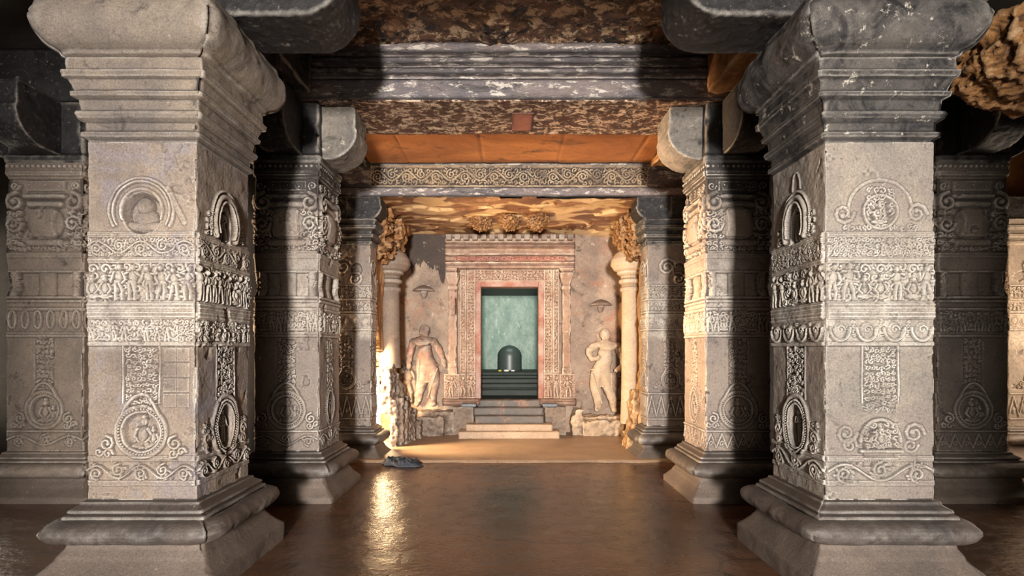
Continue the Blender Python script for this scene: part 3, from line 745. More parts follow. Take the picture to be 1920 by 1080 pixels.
# antechamber floor: a slightly raised worn sheet with a chipped front edge
def vest_floor(A, B):
    Z = .035 + .010 * fbm(A * 1.5, B * 1.5, 4, 5) ; Y = B.copy()
    Y[0, :] = 7.44 + .03 * fbm(A[0] * 5, A[0] * 0, 8, 5); Z[0, :] = -.02
    Y[1, :] = Y[0, :] + .006; Z[1, :] = .034
    return np.stack([A, Y, Z], -1)
grid_wall('floor', np.arange(-2.7, 2.71, .03), np.concatenate([[7.43, 7.44], np.arange(7.48, 10.05, .04)]), vest_floor, 'vestibule_floor')
flat('ceiling', -8.0, 8.0, -4.0, 8.2, 4.68, 'wall_dark', up=False)
# visible ceiling of the first bay, flaking plaster
def peel(A, B):
    n = fbm(A * 2.2, B * 2.2, 31, 6, .6)
    Z = 4.66 - .10 * np.clip(n + .1, 0, 1) - .02 * fbm(A * 9, B * 9, 32, 4)
    return np.stack([A, B, Z], -1)
grid_wall('ceiling', np.arange(-1.98, 1.99, .02), np.arange(4.2, 5.64, .02), peel, 'peeling_ceiling', flip=True)
# second bay: coffered panel of ochre plaster slabs
def orange(A, B):
    Z = 4.20 + 0 * A - .006 * fbm(A * 4, B * 4, 77, 4)
    g = np.abs(((A + .37) / 1.05) % 1 - .5); Z = Z + np.where(g > .488, .008, 0)
    return np.stack([A, B, Z], -1)
grid_wall('ceiling', np.arange(-1.98, 1.99, .02), np.arange(6.46, 7.75, .03), orange, 'orange_plaster', flip=True)
boxes('ceiling', [(-1.98, 1.98, 6.48, 7.72, 4.215, 4.6)], 'wall_dark')['kind'] = 'structure'
# antechamber ceiling
def vceil(A, B):
    n = fbm(A * 1.1 + 3, B * 2.2, 61, 5, .5)
    Z = 3.735 - .035 * (n > .05) - .035 * (B - 7.75) / 2.2 - .02 * fbm(A * 5, B * 5, 62, 4)
    Z = Z - .05 * np.clip((B - 9.75) / .25, 0, 1)
    return np.stack([A, B, Z], -1)
grid_wall('ceiling', np.arange(-2.6, 2.61, .025), np.arange(7.76, 10.1, .025), vceil, 'vestibule_ceiling', flip=True)
boxes('ceiling', [(-2.7, 2.7, 8.0, 10.3, 3.78, 3.9)], 'wall_dark')['kind'] = 'structure'

# outer walls of the hall, with the openings that let the daylight in
boxes('wall_left', [(-8.0, -7.8, -4, 7.2, 0, 4.7), (-8.0, -7.8, 8.0, 8.2, 0, 4.7), (-8.0, -7.8, 7.2, 8.0, 3.3, 4.7), (-8.0, -7.8, 7.2, 8.0, 0, .5)], 'wall_dark')['kind'] = 'structure'
boxes('wall_right', [(8.0, 8.2, -4, 6.3, 0, 4.7), (8.0, 8.2, 7.5, 8.2, 0, 4.7), (8.0, 8.2, 6.3, 7.5, 3.2, 4.7), (8.0, 8.2, 6.3, 7.5, 0, .5)], 'wall_dark')['kind'] = 'structure'
boxes('wall_front', [(-8, -1.6, -4.1, -3.9, 0, 4.7), (1.3, 8, -4.1, -3.9, 0, 4.7), (-1.6, 1.3, -4.1, -3.9, 2.9, 4.7)], 'wall_dark')['kind'] = 'structure'
boxes('wall_back', [(-8, -2.62, 8.06, 8.3, 0, 4.7), (2.62, 5.9, 8.06, 8.3, 0, 4.7), (-2.62, 2.62, 8.06, 8.3, 3.95, 4.7)], 'wall_dark')['kind'] = 'structure'
boxes('wall_back', [(5.9, 8.0, 8.06, 8.3, 0, 4.7)], 'wall_orange')['kind'] = 'structure'

# antechamber left wall with the ragged breach
def inside(poly, u, w):
    r = np.zeros(u.shape, bool); n = len(poly)
    for i in range(n):
        (x1, y1), (x2, y2) = poly[i], poly[(i + 1) % n]
        cnd = ((y1 > w) != (y2 > w)); 
        with np.errstate(divide='ignore', invalid='ignore'):
            r ^= cnd & (u < (x2 - x1) * (w - y1) / ((y2 - y1) if y2 != y1 else 1e-9) + x1)
    return r
breach = [(7.9, .02), (9.45, .02), (9.6, .5), (9.5, 1.05), (9.2, 1.3), (8.9, 1.45), (8.6, 1.55), (8.4, 1.75), (8.2, 2.0), (7.9, 2.1)]
def lwall(A, B):
    r = .05 * fbm(A * 3, B * 1.5, 41, 5, .6)
    d = np.exp(-((A - 8.7) ** 2 + ((B - .8) * .6) ** 2) / .15)
    X = -2.02 + r + .06 * d * fbm(A * 9, B * 3, 43, 4)
    return np.stack([X, A, B], -1)
lw = grid_wall('wall_left', np.arange(7.98, 10.1, .02), np.arange(-.02, 3.75, .02), lwall, 'rock_ochre',
               hole=lambda u, w_: inside(breach, u + .12 * fbm(u * 5, w_ * 5, 90, 5, .65), w_ + .10 * fbm(u * 5 + 9, w_ * 5, 91, 5, .65)))
so = lw.modifiers.new('s', 'SOLIDIFY'); so.thickness = .22; so.offset = -1
def rwall(A, B):
    r = .09 * fbm(A * 3, B * 1.4, 45, 5, .62)
    low = np.clip(1.1 - B, 0, 1.1)
    X = 2.04 + r - .10 * low * np.abs(fbm(A * 6, B * 2, 46, 4)) * 2
    return np.stack([X, A, B], -1)
rw = grid_wall('wall_right', np.arange(7.98, 10.1, .02), np.arange(-.02, 3.75, .02), rwall, 'rock_ochre', flip=True)
so = rw.modifiers.new('s', 'SOLIDIFY'); so.thickness = .2; so.offset = -1

# antechamber back wall around the shrine door
DX0, DX1, DZ0, DZ1 = -.52, .53, .64, 2.69
def bwall(A, B):
    Y = 10.0 - .025 * fbm(A * 2.5, B * 2.5, 51, 5, .6)
    Y = Y - .05 * np.clip(.62 - B, 0, .1) * 10 * (np.abs(A) < 1.3)
    return np.stack([A, Y, B], -1)
U_ = np.sort(np.concatenate([np.arange(-2.25, 2.26, .025), [DX0, DX1]])); W_ = np.sort(np.concatenate([np.arange(-.02, 3.75, .025), [DZ0, DZ1]]))
grid_wall('wall_back', U_, W_, bwall, 'warm_plaster', hole=lambda u, w_: (u > DX0) & (u < DX1) & (w_ > DZ0) & (w_ < DZ1))

# shrine chamber behind the door
def gw(A, B): return np.stack([A, 12.9 - .02 * fbm(A * 3, B * 3, 71, 4), B], -1)
grid_wall('wall_shrine', np.arange(-1.3, 1.31, .05), np.arange(.5, 2.9, .05), gw, 'green_wall')
boxes('wall_shrine', [(-1.4, -1.25, 10.12, 13, .3, 2.9), (1.25, 1.4, 10.12, 13, .3, 2.9)], 'green_wall')['kind'] = 'structure'
boxes('wall_shrine', [(-1.4, -.53, 10.06, 10.2, .3, 2.95), (.54, 1.4, 10.06, 10.2, .3, 2.95), (-1.4, 1.4, 10.06, 10.2, 2.70, 2.95)], 'wet_stone')['kind'] = 'structure'
flat('floor', -1.4, 1.4, 10.02, 13, .635, 'wet_stone')
flat('ceiling', -1.4, 1.4, 10.1, 13, 2.82, 'wet_stone', up=False)

# ================================================================== PILLARS
def front_capital(p, cx, cy, hw, z0, mat, seed, z_c=3.42, res=.007):
    """stepped, flaring mouldings from the shaft top to the cushion"""
    H = z_c - z0
    pr = [(0, z0), (.004, z0 + .02), (.03, z0 + .035), (.032, z0 + .06), (.012, z0 + .075), (.012, z0 + .13), (.045, z0 + .15), (.055, z0 + .175), (.05, z0 + .19),
          (.028, z0 + .20), (.034, z0 + .27), (.066, z0 + .285), (.07, z0 + .31), (.052, z0 + .32), (.075, z0 + .385), (.098, z0 + .395), (.105, z0 + .43), (.085, z0 + .44), (.08, z_c)]
    c = loft('capital', cx, cy, hw, hw, smooth_profile(pr, res), mat, p, 60, wear=.007, seed=seed)
    top = 3.80
    cu = [(.085, z_c), (.115, z_c + .01), (.125, z_c + .03)] + arc_pts(.10, z_c + .20, .130, .17, -PI / 2 + .5, PI / 2 - .7, 12) + [(.17, top)]
    loft('cushion', cx, cy, hw, hw, smooth_profile(cu, .012), mat, c, 60, wear=.014, seed=seed + 4, round_c=.04)
    return c

def front_pillar(cx, lab, v, shaft_mat, cap_mat, seed, inner, res=.004, group='square carved pillars of the hall', armmat='soot_stone'):
    cy, hw = 3.92, .3575
    p = thing('carved_pillar', lab, 'pillar', (cx, cy, 0), group)
    square_base(p, cx, cy, hw, hw, .573, 'base_stone', seed, nc=70)
    shaft(p, cx, cy, hw, hw, .565, 2.905, design_front_row, v, shaft_mat, res, seed, inner)
    front_capital(p, cx, cy, hw, 2.90, cap_mat, seed + 7)
    s = 1 if cx < 0 else -1
    arm(p, 'bracket', cx, cy, 3.81, '+x' if s > 0 else '-x', 1.27, .62, .5, armmat, r=.26)
    arm(p, 'bracket', cx, cy, 3.81, '-x' if s > 0 else '+x', .88, .62, .5, armmat, r=.26)
    arm(p, 'bracket', cx, cy, 3.81, '+y', .95, .32, .5, armmat, r=.26)
    arm(p, 'bracket', cx, cy, 3.81, '-y', .95, .32, .5, armmat, r=.26)
    return p

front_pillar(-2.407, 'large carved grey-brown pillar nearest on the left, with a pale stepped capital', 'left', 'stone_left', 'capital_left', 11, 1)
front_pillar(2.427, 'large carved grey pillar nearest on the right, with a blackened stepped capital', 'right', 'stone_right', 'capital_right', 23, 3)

def second_pillar(cx, lab, v, mat, seed, inner, hw=.338, res=.006, armmats=None, base='base_stone', group='square carved pillars of the hall'):
    cy = 5.99
    am = armmats or {}
    p = thing('carved_pillar', lab, 'pillar', (cx, cy, 0), group)
    square_base(p, cx, cy, hw, .338, .50, base, seed, nc=50, k=.98)
    shaft(p, cx, cy, hw, .338, .49, 3.50, design_second_row, v, mat, res, seed, inner,
          prof=[(.49, .0), (2.1, 0), (2.2, -.02), (2.5, 0), (3.34, -.005), (3.38, .01), (3.5, .005)])
    s = 1 if cx < 0 else -1
    loft('capital', cx, cy, hw, .338, smooth_profile([(.0, 3.48), (.02, 3.50), (.025, 3.55), (.0, 3.58), (-.01, 4.12)], .02), 'soot_stone', p, 30, wear=.01, seed=seed)
    L = hw + .36
    arm(p, 'bracket', cx, cy, 3.56, '+x' if s > 0 else '-x', L, .56, .46, am.get('in', 'bracket_grey'), r=.30)
    arm(p, 'bracket', cx, cy, 3.56, '-x' if s > 0 else '+x', L, .56, .46, 'soot_stone', r=.30)
    arm(p, 'bracket', cx, cy, 3.56, '-y', .338 + .52, .56, .34, am.get('front', 'soot_stone'), r=.30)
    arm(p, 'bracket', cx, cy, 3.56, '+y', .338 + .4, .56, .34, 'soot_stone', r=.30)
    return p
second_pillar(-2.315, 'carved pillar half in shadow just behind the large left pillar', 'left', 'stone_second', 37, 1)
second_pillar(2.376, 'carved pillar behind the large right pillar, its inner side lit warm', 'right', 'stone_second', 41, 3, armmats={'in': 'bracket_grey'})
second_pillar(-4.83, 'dim carved pillar at the far left edge with a carved vase between scrolls', 'loops', 'stone_far_left_lit', 53, 1, hw=.40, res=.008, base='stone_far_left_lit')
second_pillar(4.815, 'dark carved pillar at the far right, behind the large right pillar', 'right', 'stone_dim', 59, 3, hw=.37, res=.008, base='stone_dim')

def third_pillar(cx, lab, mat, seed, inner, hw=.335, capmat='capital_right'):
    cy, hd = 7.90, .17
    p = thing('carved_pilaster', lab, 'pilaster', (cx, cy, .0), 'pilasters flanking the antechamber')
    square_base(p, cx, cy, hw, hd, .47, 'base_stone', seed, nc=30, k=.95)
    shaft(p, cx, cy, hw, hd, .46, 3.04, design_third_row, 'x', mat, .008, seed, inner)
    pr = [(0, 3.03), (.02, 3.04), (.02, 3.08), (.0, 3.09), (.0, 3.12), (.05, 3.14), (.055, 3.18), (.03, 3.19), (.03, 3.23), (.08, 3.26), (.085, 3.30), (.06, 3.31), (.09, 3.38), (.07, 3.40)]
    loft('capital', cx, cy, hw, hd, smooth_profile(pr, .01), capmat, p, 40, wear=.012, seed=seed)
    s = 1 if cx < 0 else -1
    arm(p, 'bracket', cx, cy, 3.38, '+x' if s > 0 else '-x', hw + .16, .34, .40, 'soot_stone', r=.2)
    arm(p, 'bracket', cx, cy, 3.38, '-x' if s > 0 else '+x', hw + .10, .34, .40, 'soot_stone', r=.2)
    return p
third_pillar(-2.305, 'carved stone pilaster left of the antechamber, beside the bright breach', 'stone_second', 61, 1)
third_pillar(2.29, 'carved stone pilaster right of the antechamber, with black stepped capital', 'stone_second', 67, 3)
pf = third_pillar(7.45, 'pale lit carved pilaster at the far right edge of the hall', 'stone_right', 71, 3, hw=.36, capmat='stone_right')

# outer first-row pillar: only its flaking bracket reaches into the picture at top right
po = thing('carved_pillar', 'ochre flaking bracket block of an outer pillar at the top right corner', 'pillar', (5.0, 3.92, 0), 'square carved pillars of the hall')
square_base(po, 5.0, 3.92, .3575, .3575, .573, 'base_stone', 81, nc=20)
loft('shaft', 5.0, 3.92, .3575, .3575, smooth_profile([(0, .565), (0, 3.3)], .05), 'stone_dim', po, 16, seed=82)
arm(po, 'bracket', 5.0, 3.92, 3.36, '-x', 1.62, .50, .55, 'peeled_ochre', r=.3, voxel=.02, strength=.16)
loft('capital', 5.0, 3.92, .3575, .3575, smooth_profile([(0, 3.28), (.15, 3.5), (.18, 3.9)], .05), 'soot_stone', po, 16, seed=83)

# ================================================================== BEAMS
def beam_profile(y0, y1, z0, z1, steps):
    P = [(y1, z0), (y1, z1), (y0 - .10, z1)]
    return P + steps + [(y0, z0)]
t = thing('stone_beam', 'grey stepped stone beam across the hall on the second-row pillars', 'beam', (0, 6.0, 4.12), 'stone beams under the ceiling')
y0 = 5.64
st = [(y0 - .13, 4.66), (y0 - .13, 4.565), (y0 - .05, 4.56), (y0 - .05, 4.535), (y0 - .105, 4.53), (y0 - .105, 4.47), (y0 - .03, 4.465), (y0 - .03, 4.44), (y0 - .08, 4.435), (y0 - .08, 4.375), (y0 + .0, 4.37), (y0 + .0, 4.345), (y0 - .03, 4.34), (y0 - .03, 4.14)]
extrude('fascia', beam_profile(y0, y0 + .20, 4.135, 4.68, st), -2.66, 2.66, 'beam_stone', t, wear=.010, seed=3)
extrude('soffit', [(y0 + .0, 4.125), (y0 + .88, 4.125), (y0 + .88, 4.66), (y0 + .19, 4.66), (y0 + .19, 4.14), (y0, 4.14)], -2.66, 2.66, 'soffit_stone', t, wear=.014, seed=5)
extrude('soffit_patch', [(5.92, 4.115), (6.40, 4.115), (6.40, 4.13), (5.92, 4.13)], .03, .27, 'red_stone', t, wear=.004, seed=6)
for nm, x0, x1 in (('left', -7.8, -2.66), ('right', 2.66, 7.8)):
    o = extrude('stone_beam', [(5.66, 4.13), (6.4, 4.13), (6.4, 4.68), (5.66, 4.68)], x0, x1, 'soot_stone', None, step=.1, seed=8)
    tag(o, f'black side beam resting on the outer {nm} pillar of the second row', 'beam', 'stone beams under the ceiling', 'thing')
# first-row beam, above the picture
o = extrude('stone_beam', [(3.55, 4.43), (4.22, 4.43), (4.22, 4.68), (3.55, 4.68)], -7.8, 7.8, 'soot_stone', None, step=.1, seed=9)
tag(o, 'black beam across the hall on the two large nearest pillars', 'beam', 'stone beams under the ceiling', 'thing')
# beams running front to back over each pillar row
for s, nm, mt in ((-1, 'left', 'soot_stone'), (1, 'right', 'peeled_ochre')):
    o = extrude('stone_beam', [(s * 2.0, 4.13), (s * 2.0, 4.68), (s * 2.66, 4.68), (s * 2.66, 4.13)] if s > 0 else [(-2.0, 4.13), (-2.66, 4.13), (-2.66, 4.68), (-2.0, 4.68)], 4.32, 5.47, mt, None, step=.04, wear=.03, seed=12 + s, axis='y')
    tag(o, f'short {"sooty black" if s < 0 else "flaking ochre"} beam running back from the large {nm} pillar', 'beam', 'stone beams under the ceiling', 'thing')
    o = extrude('stone_beam', [(s * 2.0, 4.13), (s * 2.0, 4.68), (s * 2.66, 4.68), (s * 2.66, 4.13)] if s > 0 else [(-2.0, 4.13), (-2.66, 4.13), (-2.66, 4.68), (-2.0, 4.68)], 6.53, 7.7, mt, None, step=.04, wear=.03, seed=22 + s, axis='y')
    tag(o, f'beam running back from the second-row {nm} pillar to the antechamber', 'beam', 'stone beams under the ceiling', 'thing')

# third-row lintel with carved frieze
t = thing('stone_lintel', 'dark lintel over the antechamber with a frieze of carved scrolls', 'lintel', (0, 7.9, 3.7), 'stone beams under the ceiling')
extrude('lintel_body', [(7.73, 3.725), (8.02, 3.76), (8.02, 4.60), (7.80, 4.60), (7.80, 3.87), (7.73, 3.86)], -2.66, 2.66, 'beam_stone', t, wear=.010, seed=15)
def frieze(c):
    c.H += 0; c.line(c.z1 - .03, .03, .03); c.line(c.z0 + .02, .02, .025)
    c.scrolls(-c.w / 2, c.w / 2, c.z0 + .05, c.z1 - .06, .06, 0, 19); c.foliage(-c.w / 2, c.w / 2, c.z0 + .04, c.z1 - .06, .085, .05)
    c.wear(.01)
relief_panel('carved_frieze', -1.98, 1.98, 3.86, 4.19, 7.78, .009, frieze, 'frieze_lit_stone', t, 16, thick=.04)

# ================================================================== SHRINE DOORWAY
d = thing('door_1', 'ornate carved stone doorway of the shrine, pale and reddish', 'doorway', (0, 9.9, .6), kind='structure')
def jamb_rel(c):
    c.foliage(-c.w / 2 + .01, c.w / 2 - .01, c.z0, c.z1, .06, .018); c.seg(-c.w / 2 + .015, c.z0, -c.w / 2 + .015, c.z1, .010, .02); c.seg(c.w / 2 - .015, c.z0, c.w / 2 - .015, c.z1, .010, .02); c.wear(.005)
def fig_rel(c):
    c.person(0, c.z0 + .04, (c.z1 - c.z0) * .8, .03); c.foliage(-c.w / 2, c.w / 2, c.z0 + .02, c.z1 - .02, .07, .012); c.line(c.z0 + .015, .015, .02); c.line(c.z1 - .015, .015, .02); c.wear(.004)
def lint_rel(c):
    c.foliage(-c.w / 2, c.w / 2, c.z0 + .01, c.z1 - .02, .06, .018); c.line(c.z1 - .01, .014, .02); c.line(c.z0 + .01, .012, .02); c.wear(.005)
for s in (-1, 1):
    e = DX0 if s < 0 else DX1
    def sp(a, b): return (min(e + s * a, e + s * b), max(e + s * a, e + s * b))
    x0, x1 = sp(0, .09); boxes('inner_jamb', [(x0, x1, 9.90, 10.2, .62, 2.78)], 'red_stone', d, .01)
    x0, x1 = sp(.09, .26); j = relief_panel('carved_jamb', x0, x1, 1.12, 3.0, 9.86, .009, jamb_rel, 'door_stone', d, 90 + s, thick=.15)
    relief_panel('jamb_figure', x0, x1, .66, 1.12, 9.83, .009, fig_rel, 'door_stone', j, 92 + s, thick=.15)
    x0, x1 = sp(.26, .37); j = relief_panel('carved_jamb', x0, x1, 1.12, 3.0, 9.82, .009, jamb_rel, 'door_stone', d, 94 + s, thick=.18)
    relief_panel('jamb_figure', x0, x1, .66, 1.12, 9.79, .009, fig_rel, 'door_stone', j, 96 + s, thick=.18)
    # slender pilaster with capital and figured foot
    xc = e + s * .50
    q = loft('pilaster', xc, 9.84, .075, .075, smooth_profile([(0, 1.1), (.012, 1.12), (.012, 1.2), (0, 1.22), (0, 2.62), (.015, 2.64), (.015, 2.68), (0, 2.70), (.02, 2.78), (.045, 2.86), (.05, 2.92), (.02, 2.94), (.06, 3.0)], .02), 'door_stone', d, 10, wear=.008, seed=31 + s)
    x0, x1 = sp(.37, .66); relief_panel('pilaster_figure', x0, x1, .66, 1.11, 9.76, .009, fig_rel, 'door_stone', q, 98 + s, thick=.22)
relief_panel('carved_lintel', DX0 - .26, DX1 + .26, 2.78, 3.0, 9.86, .009, lint_rel, 'door_stone', d, 101, thick=.15)
boxes('inner_lintel', [(DX0, DX1, 9.905, 10.2, 2.69, 2.785)], 'red_stone', d, .01)
cor = extrude('cornice', [(9.98, 3.0), (9.98, 3.62), (9.74, 3.62), (9.74, 3.56), (9.80, 3.54), (9.80, 3.48), (9.70, 3.42), (9.68, 3.37), (9.76, 3.34), (9.80, 3.26), (9.72, 3.22), (9.74, 3.13), (9.80, 3.12), (9.76, 3.06), (9.78, 3.0)], -1.16, 1.18, 'door_stone', d, wear=.016, seed=44)
boxes('dentil_course', [(-1.13 + i * .155, -1.03 + i * .155, 9.66, 9.78, 3.50, 3.60) for i in range(15)], 'rock_brown', cor, .012)
def crest(c):
    for i in range(9): x = -c.w / 2 + (i + .5) * c.w / 9; c.curl(x, (c.z0 + c.z1) / 2, .05, 0, 1.2, .012, .02)
    c.foliage(-c.w / 2, c.w / 2, c.z0, c.z1, .07, .02); c.wear(.01)
relief_panel('cornice_frieze', -1.0, 1.02, 3.13, 3.22, 9.72, .01, crest, 'red_stone', cor, 45, thick=.03)
extrude('door_foot', [(9.99, .53), (9.99, .66), (9.74, .66), (9.70, .62), (9.72, .57), (9.78, .53)], -1.20, DX0, 'door_stone', d, wear=.012, seed=46)
extrude('door_foot', [(9.99, .53), (9.99, .66), (9.74, .66), (9.70, .62), (9.72, .57), (9.78, .53)], DX1, 1.20, 'door_stone', d, wear=.012, seed=47)

# soot-blackened band high on the back wall, left of the cornice
def sootband(A, B):
    lo = 3.02 + .45 * fbm(A * 5, A * 0, 121, 6, .65)
    return np.stack([A, 9.965 + 0 * A, lo + (3.7 - lo) * B], -1)
o = grid_wall('trim_1', np.arange(-2.1, -1.17, .01), np.linspace(0, 1, 12), sootband, 'wall_soot')

# steps up to the shrine
def step(lab, x0, x1, y0, y1, z0, z1, mat, seed):
    o = extrude('stone_step', [(y0, z0), (y1, z0), (y1, z1), (y0 + .015, z1), (y0, z1 - .015)], x0, x1, mat, None, wear=.007, seed=seed)
    return tag(o, lab, 'step', 'steps up to the shrine door', 'thing')
step('lowest wide pale slab of the shrine steps', -.86, .85, 9.22, 9.97, .03, .15, 'pale_step', 1)
step('second pale slab above the lowest shrine step, chipped at its edge', -.74, .74, 9.32, 9.97, .15, .26, 'pale_step', 2)
step('dark middle step with a reddish stain, third from the floor', -.60, .60, 9.46, 9.97, .26, .39, 'step_stone', 3)
step('dark fourth step below the door sill', -.62, .60, 9.60, 9.97, .39, .52, 'step_stone', 4)
step('top step against the shrine door sill with worn scroll ends', -.56, .56, 9.74, 9.97, .52, .645, 'step_stone', 5)
for s, nm in ((-1, 'left'), (1, 'right')):
    x = sorted((s * .63, s * 1.0))
    o = boxes('cheek_block', [(x[0], x[1], 9.62, 9.94, .03, .53)], 'rock_brown'); roughen(o, .02, .05, .15)
    tag(o, f'rough brown block beside the shrine steps, {nm} side', 'stone block', None, 'thing')
    x = sorted((s * .58, s * .84))
    o = boxes('ledge_slab', [(x[0], x[1], 9.48, 9.80, .545, .60)], 'blue_slab', None, .012)
    tag(o, f'thin blue-grey slab lying {nm} of the top step', 'slab', None, 'thing')

# pedestal and linga in the shrine
t = thing('linga_pedestal', 'dark moulded stone pedestal filling the shrine doorway', 'pedestal', (0, 11.5, .63))
loft('pedestal_body', 0, 11.55, 1.05, .75, smooth_profile([(0, .63), (0, .74), (-.02, .75), (-.05, .80), (-.05, .86), (-.01, .88), (-.01, .96), (-.06, .98), (-.06, 1.02), (-.01, 1.035), (0, 1.085), (-.02, 1.10)], .015), 'wet_stone', t, 50, wear=.006, seed=7)
def lathe(name, cx, cy, prof, mat, parent=None, n=48, wear=0.0, seed=0, ribs=0, rib=.0):
    P = smooth_profile(prof, .02); V = []; F = []
    for i, (r, z) in enumerate(P):
        for j in range(n):
            a = 2 * PI * j / n
            rr = r * (1 + rib * abs(math.sin(ribs * a / 2))) if ribs else r
            V.append((cx + rr * math.cos(a), cy + rr * math.sin(a), z))
    for i in range(len(P) - 1):
        for j in range(n):
            k = (j + 1) % n; F.append((i * n + j, i * n + k, (i + 1) * n + k, (i + 1) * n + j))
    F.append(tuple(range(n - 1, -1, -1))); F.append(tuple(range((len(P) - 1) * n, len(P) * n)))
    o = mk(name, V, F, mat, parent)
    if wear: roughen(o, wear=0) if False else None
    return o
dome = [(.255, 1.10), (.258, 1.12), (.255, 1.40)] + [(.255 * math.cos(a), 1.40 + .235 * math.sin(a)) for a in [i * PI / 2 / 12 for i in range(1, 12)]] + [(.02, 1.638)]
li = lathe('shiva_linga', 0.005, 11.5, dome, 'linga_stone')
tag(li, 'smooth grey-green domed stone linga on the dark pedestal in the shrine', 'linga', None, 'thing')
def blob(name, x, y, z, r, mat, lab, cat, group=None, k=(1, 1, .6)):
    bm = bmesh.new(); bmesh.ops.create_icosphere(bm, subdivisions=3, radius=1)
    rn = random.Random(int(x * 997))
    V = [(x + v.co.x * r * k[0] * (1 + .25 * math.sin(9 * v.co.y + 3 * v.co.x)), y + v.co.y * r * k[1], z + v.co.z * r * k[2] * (1 + .2 * math.sin(8 * v.co.x))) for v in bm.verts]
    F = [tuple(v.index for v in f.verts) for f in bm.faces]; bm.free()
    o = mk(name, V, F, mat); return tag(o, lab, cat, group, 'thing')
blob('flower_offering', -.055, 11.05, 1.118, .034, 'white_petal', 'larger white flower heap on the pedestal before the linga', 'flowers', None, (1.5, 1, .7))
blob('flower_offering', .075, 11.05, 1.115, .024, 'white_petal', 'small white flower heap right of the larger one, before the linga', 'flowers', None, (1.5, 1, .7))
blob('flower_offering', -.19, 11.06, 1.115, .024, 'yellow_petal', 'yellow flower left at the base of the linga', 'flowers', None, (1.4, 1, .7))

# ================================================================== GUARDIAN STATUES (high relief)
def skin_body(name, nodes, edges, mat, parent=None, root=0, squash=None):
    """nodes: [(x, y, z, r)]"""
    me = bpy.data.meshes.new(name)
    org = wloc(parent) if parent is not None else Vector((0, 0, 0))
    me.from_pydata([tuple(Vector(n[:3]) - org) for n in nodes], edges, [])
    o = bpy.data.objects.new(name, me); COL.objects.link(o); me.materials.append(MATS[mat])
    if parent is not None: o.parent = parent
    m = o.modifiers.new('skin', 'SKIN'); m.use_smooth_shade = True; m.branch_smoothing = .4
    sv = me.skin_vertices[0].data
    for i, n in enumerate(nodes): sv[i].radius = (n[3], n[3] * (n[4] if len(n) > 4 else 1)); sv[i].use_root = (i == root)
    s = o.modifiers.new('sub', 'SUBSURF'); s.levels = 2; s.render_levels = 2
    return o

def statue(x0, zf, H, lab, mat, bend, arm_l, arm_r, headless):
    """standing high-relief figure; x0 = hips centre, zf = feet, H = height"""
    k = H; y = 9.86
    t = thing('guardian_statue', lab, 'statue', (x0, 9.9, zf), 'guardian figures beside the shrine door')
    hip = (x0 + bend * .05 * k, y, zf + .50 * k)
    ch = (x0 - bend * .02 * k, y - .01, zf + .73 * k)
    Nn = [(*hip, .105 * k), (x0 + bend * .01 * k, y, zf + .60 * k, .075 * k), (*ch, .100 * k), (x0 - bend * .03 * k, y, zf + .81 * k, .075 * k), (x0 - bend * .02 * k, y, zf + .855 * k, .038 * k)]
    E = [(0, 1), (1, 2), (2, 3), (3, 4)]
    def add(p, nodes):
        for n in nodes: Nn.append(n); E.append((p, len(Nn) - 1)); p = len(Nn) - 1
    if not headless:
        add(4, [(x0 - bend * .01 * k, y - .02, zf + .90 * k, .055 * k), (x0, y - .02, zf + .945 * k, .052 * k), (x0, y, zf + .985 * k, .03 * k)])
    for s, kx, fx in ((-1, -.075, -.085), (1, .075, .10)):
        b = 1 if s * bend > 0 else .6
        add(0, [(hip[0] + s * .055 * k, y, zf + .45 * k, .075 * k), (x0 + (kx + bend * .035) * k, y - .02 * b, zf + .26 * k, .052 * k), (x0 + fx * k * .9, y - .01, zf + .16 * k, .045 * k), (x0 + fx * k, y, zf + .045 * k, .030 * k), (x0 + fx * k + s * .02 * k, y - .07, zf + .02 * k, .028 * k)])
    for s, A in ((-1, arm_l), (1, arm_r)):
        add(3, [(ch[0] + s * .125 * k, y, zf + .79 * k, .045 * k)] + [(x0 + a * k, y - dy, zf + b * k, r * k) for a, b, dy, r in A])
    Nn = [(*n[:3], n[3] * 1.22) for n in Nn]
    o = skin_body('body', Nn, E, mat, t)
    roughen(o, 0, .050, .07, 0, remesh=False)
    # waist cloth folds
    rr = []
    for i in range(5):
        xx = x0 + (-.07 + .035 * i) * k
        rr.append(((xx, y - .085, zf + .47 * k), (xx + .02 * (i - 2) * k, y - .06, zf + .30 * k)))
    V, F = [], []
    for a, b in rr:
        v, f = box_vf(a[0] - .018, a[0] + .018, y - .10, y - .02, b[2], a[2]); n = len(V); V += v; F += [tuple(i + n for i in q) for q in f]
    c = mk('waist_cloth', V, F, mat, t); roughen(c, .012, .015, .05)
    # girdle
    P = [(x0 + bend * .05 * k + .115 * k * math.cos(a), y - .095 * math.sin(a) * .9, zf + .50 * k + .012 * math.sin(3 * a)) for a in [i * PI / 12 for i in range(13)]]
    Nn2 = [(*p, .014) for p in P]; skin_body('girdle', Nn2, [(i, i + 1) for i in range(12)], mat, t)
    nk = [(x0 - bend * .03 * k + .075 * k * math.cos(a), y - .085 - .03 * math.sin(a), zf + (.80 - .035 * math.sin(a)) * k, .012) for a in [i * PI / 10 for i in range(11)]]
    skin_body('necklace', nk, [(i, i + 1) for i in range(10)], mat, t)
    sash = [(x0 + bend * .05 * k + (.11 - .02 * i) * k * bend, y - .10 - .015 * math.sin(i), zf + (.47 - .06 * i) * k, .016) for i in range(7)]
    skin_body('sash', sash, [(i, i + 1) for i in range(6)], mat, t)
    return t
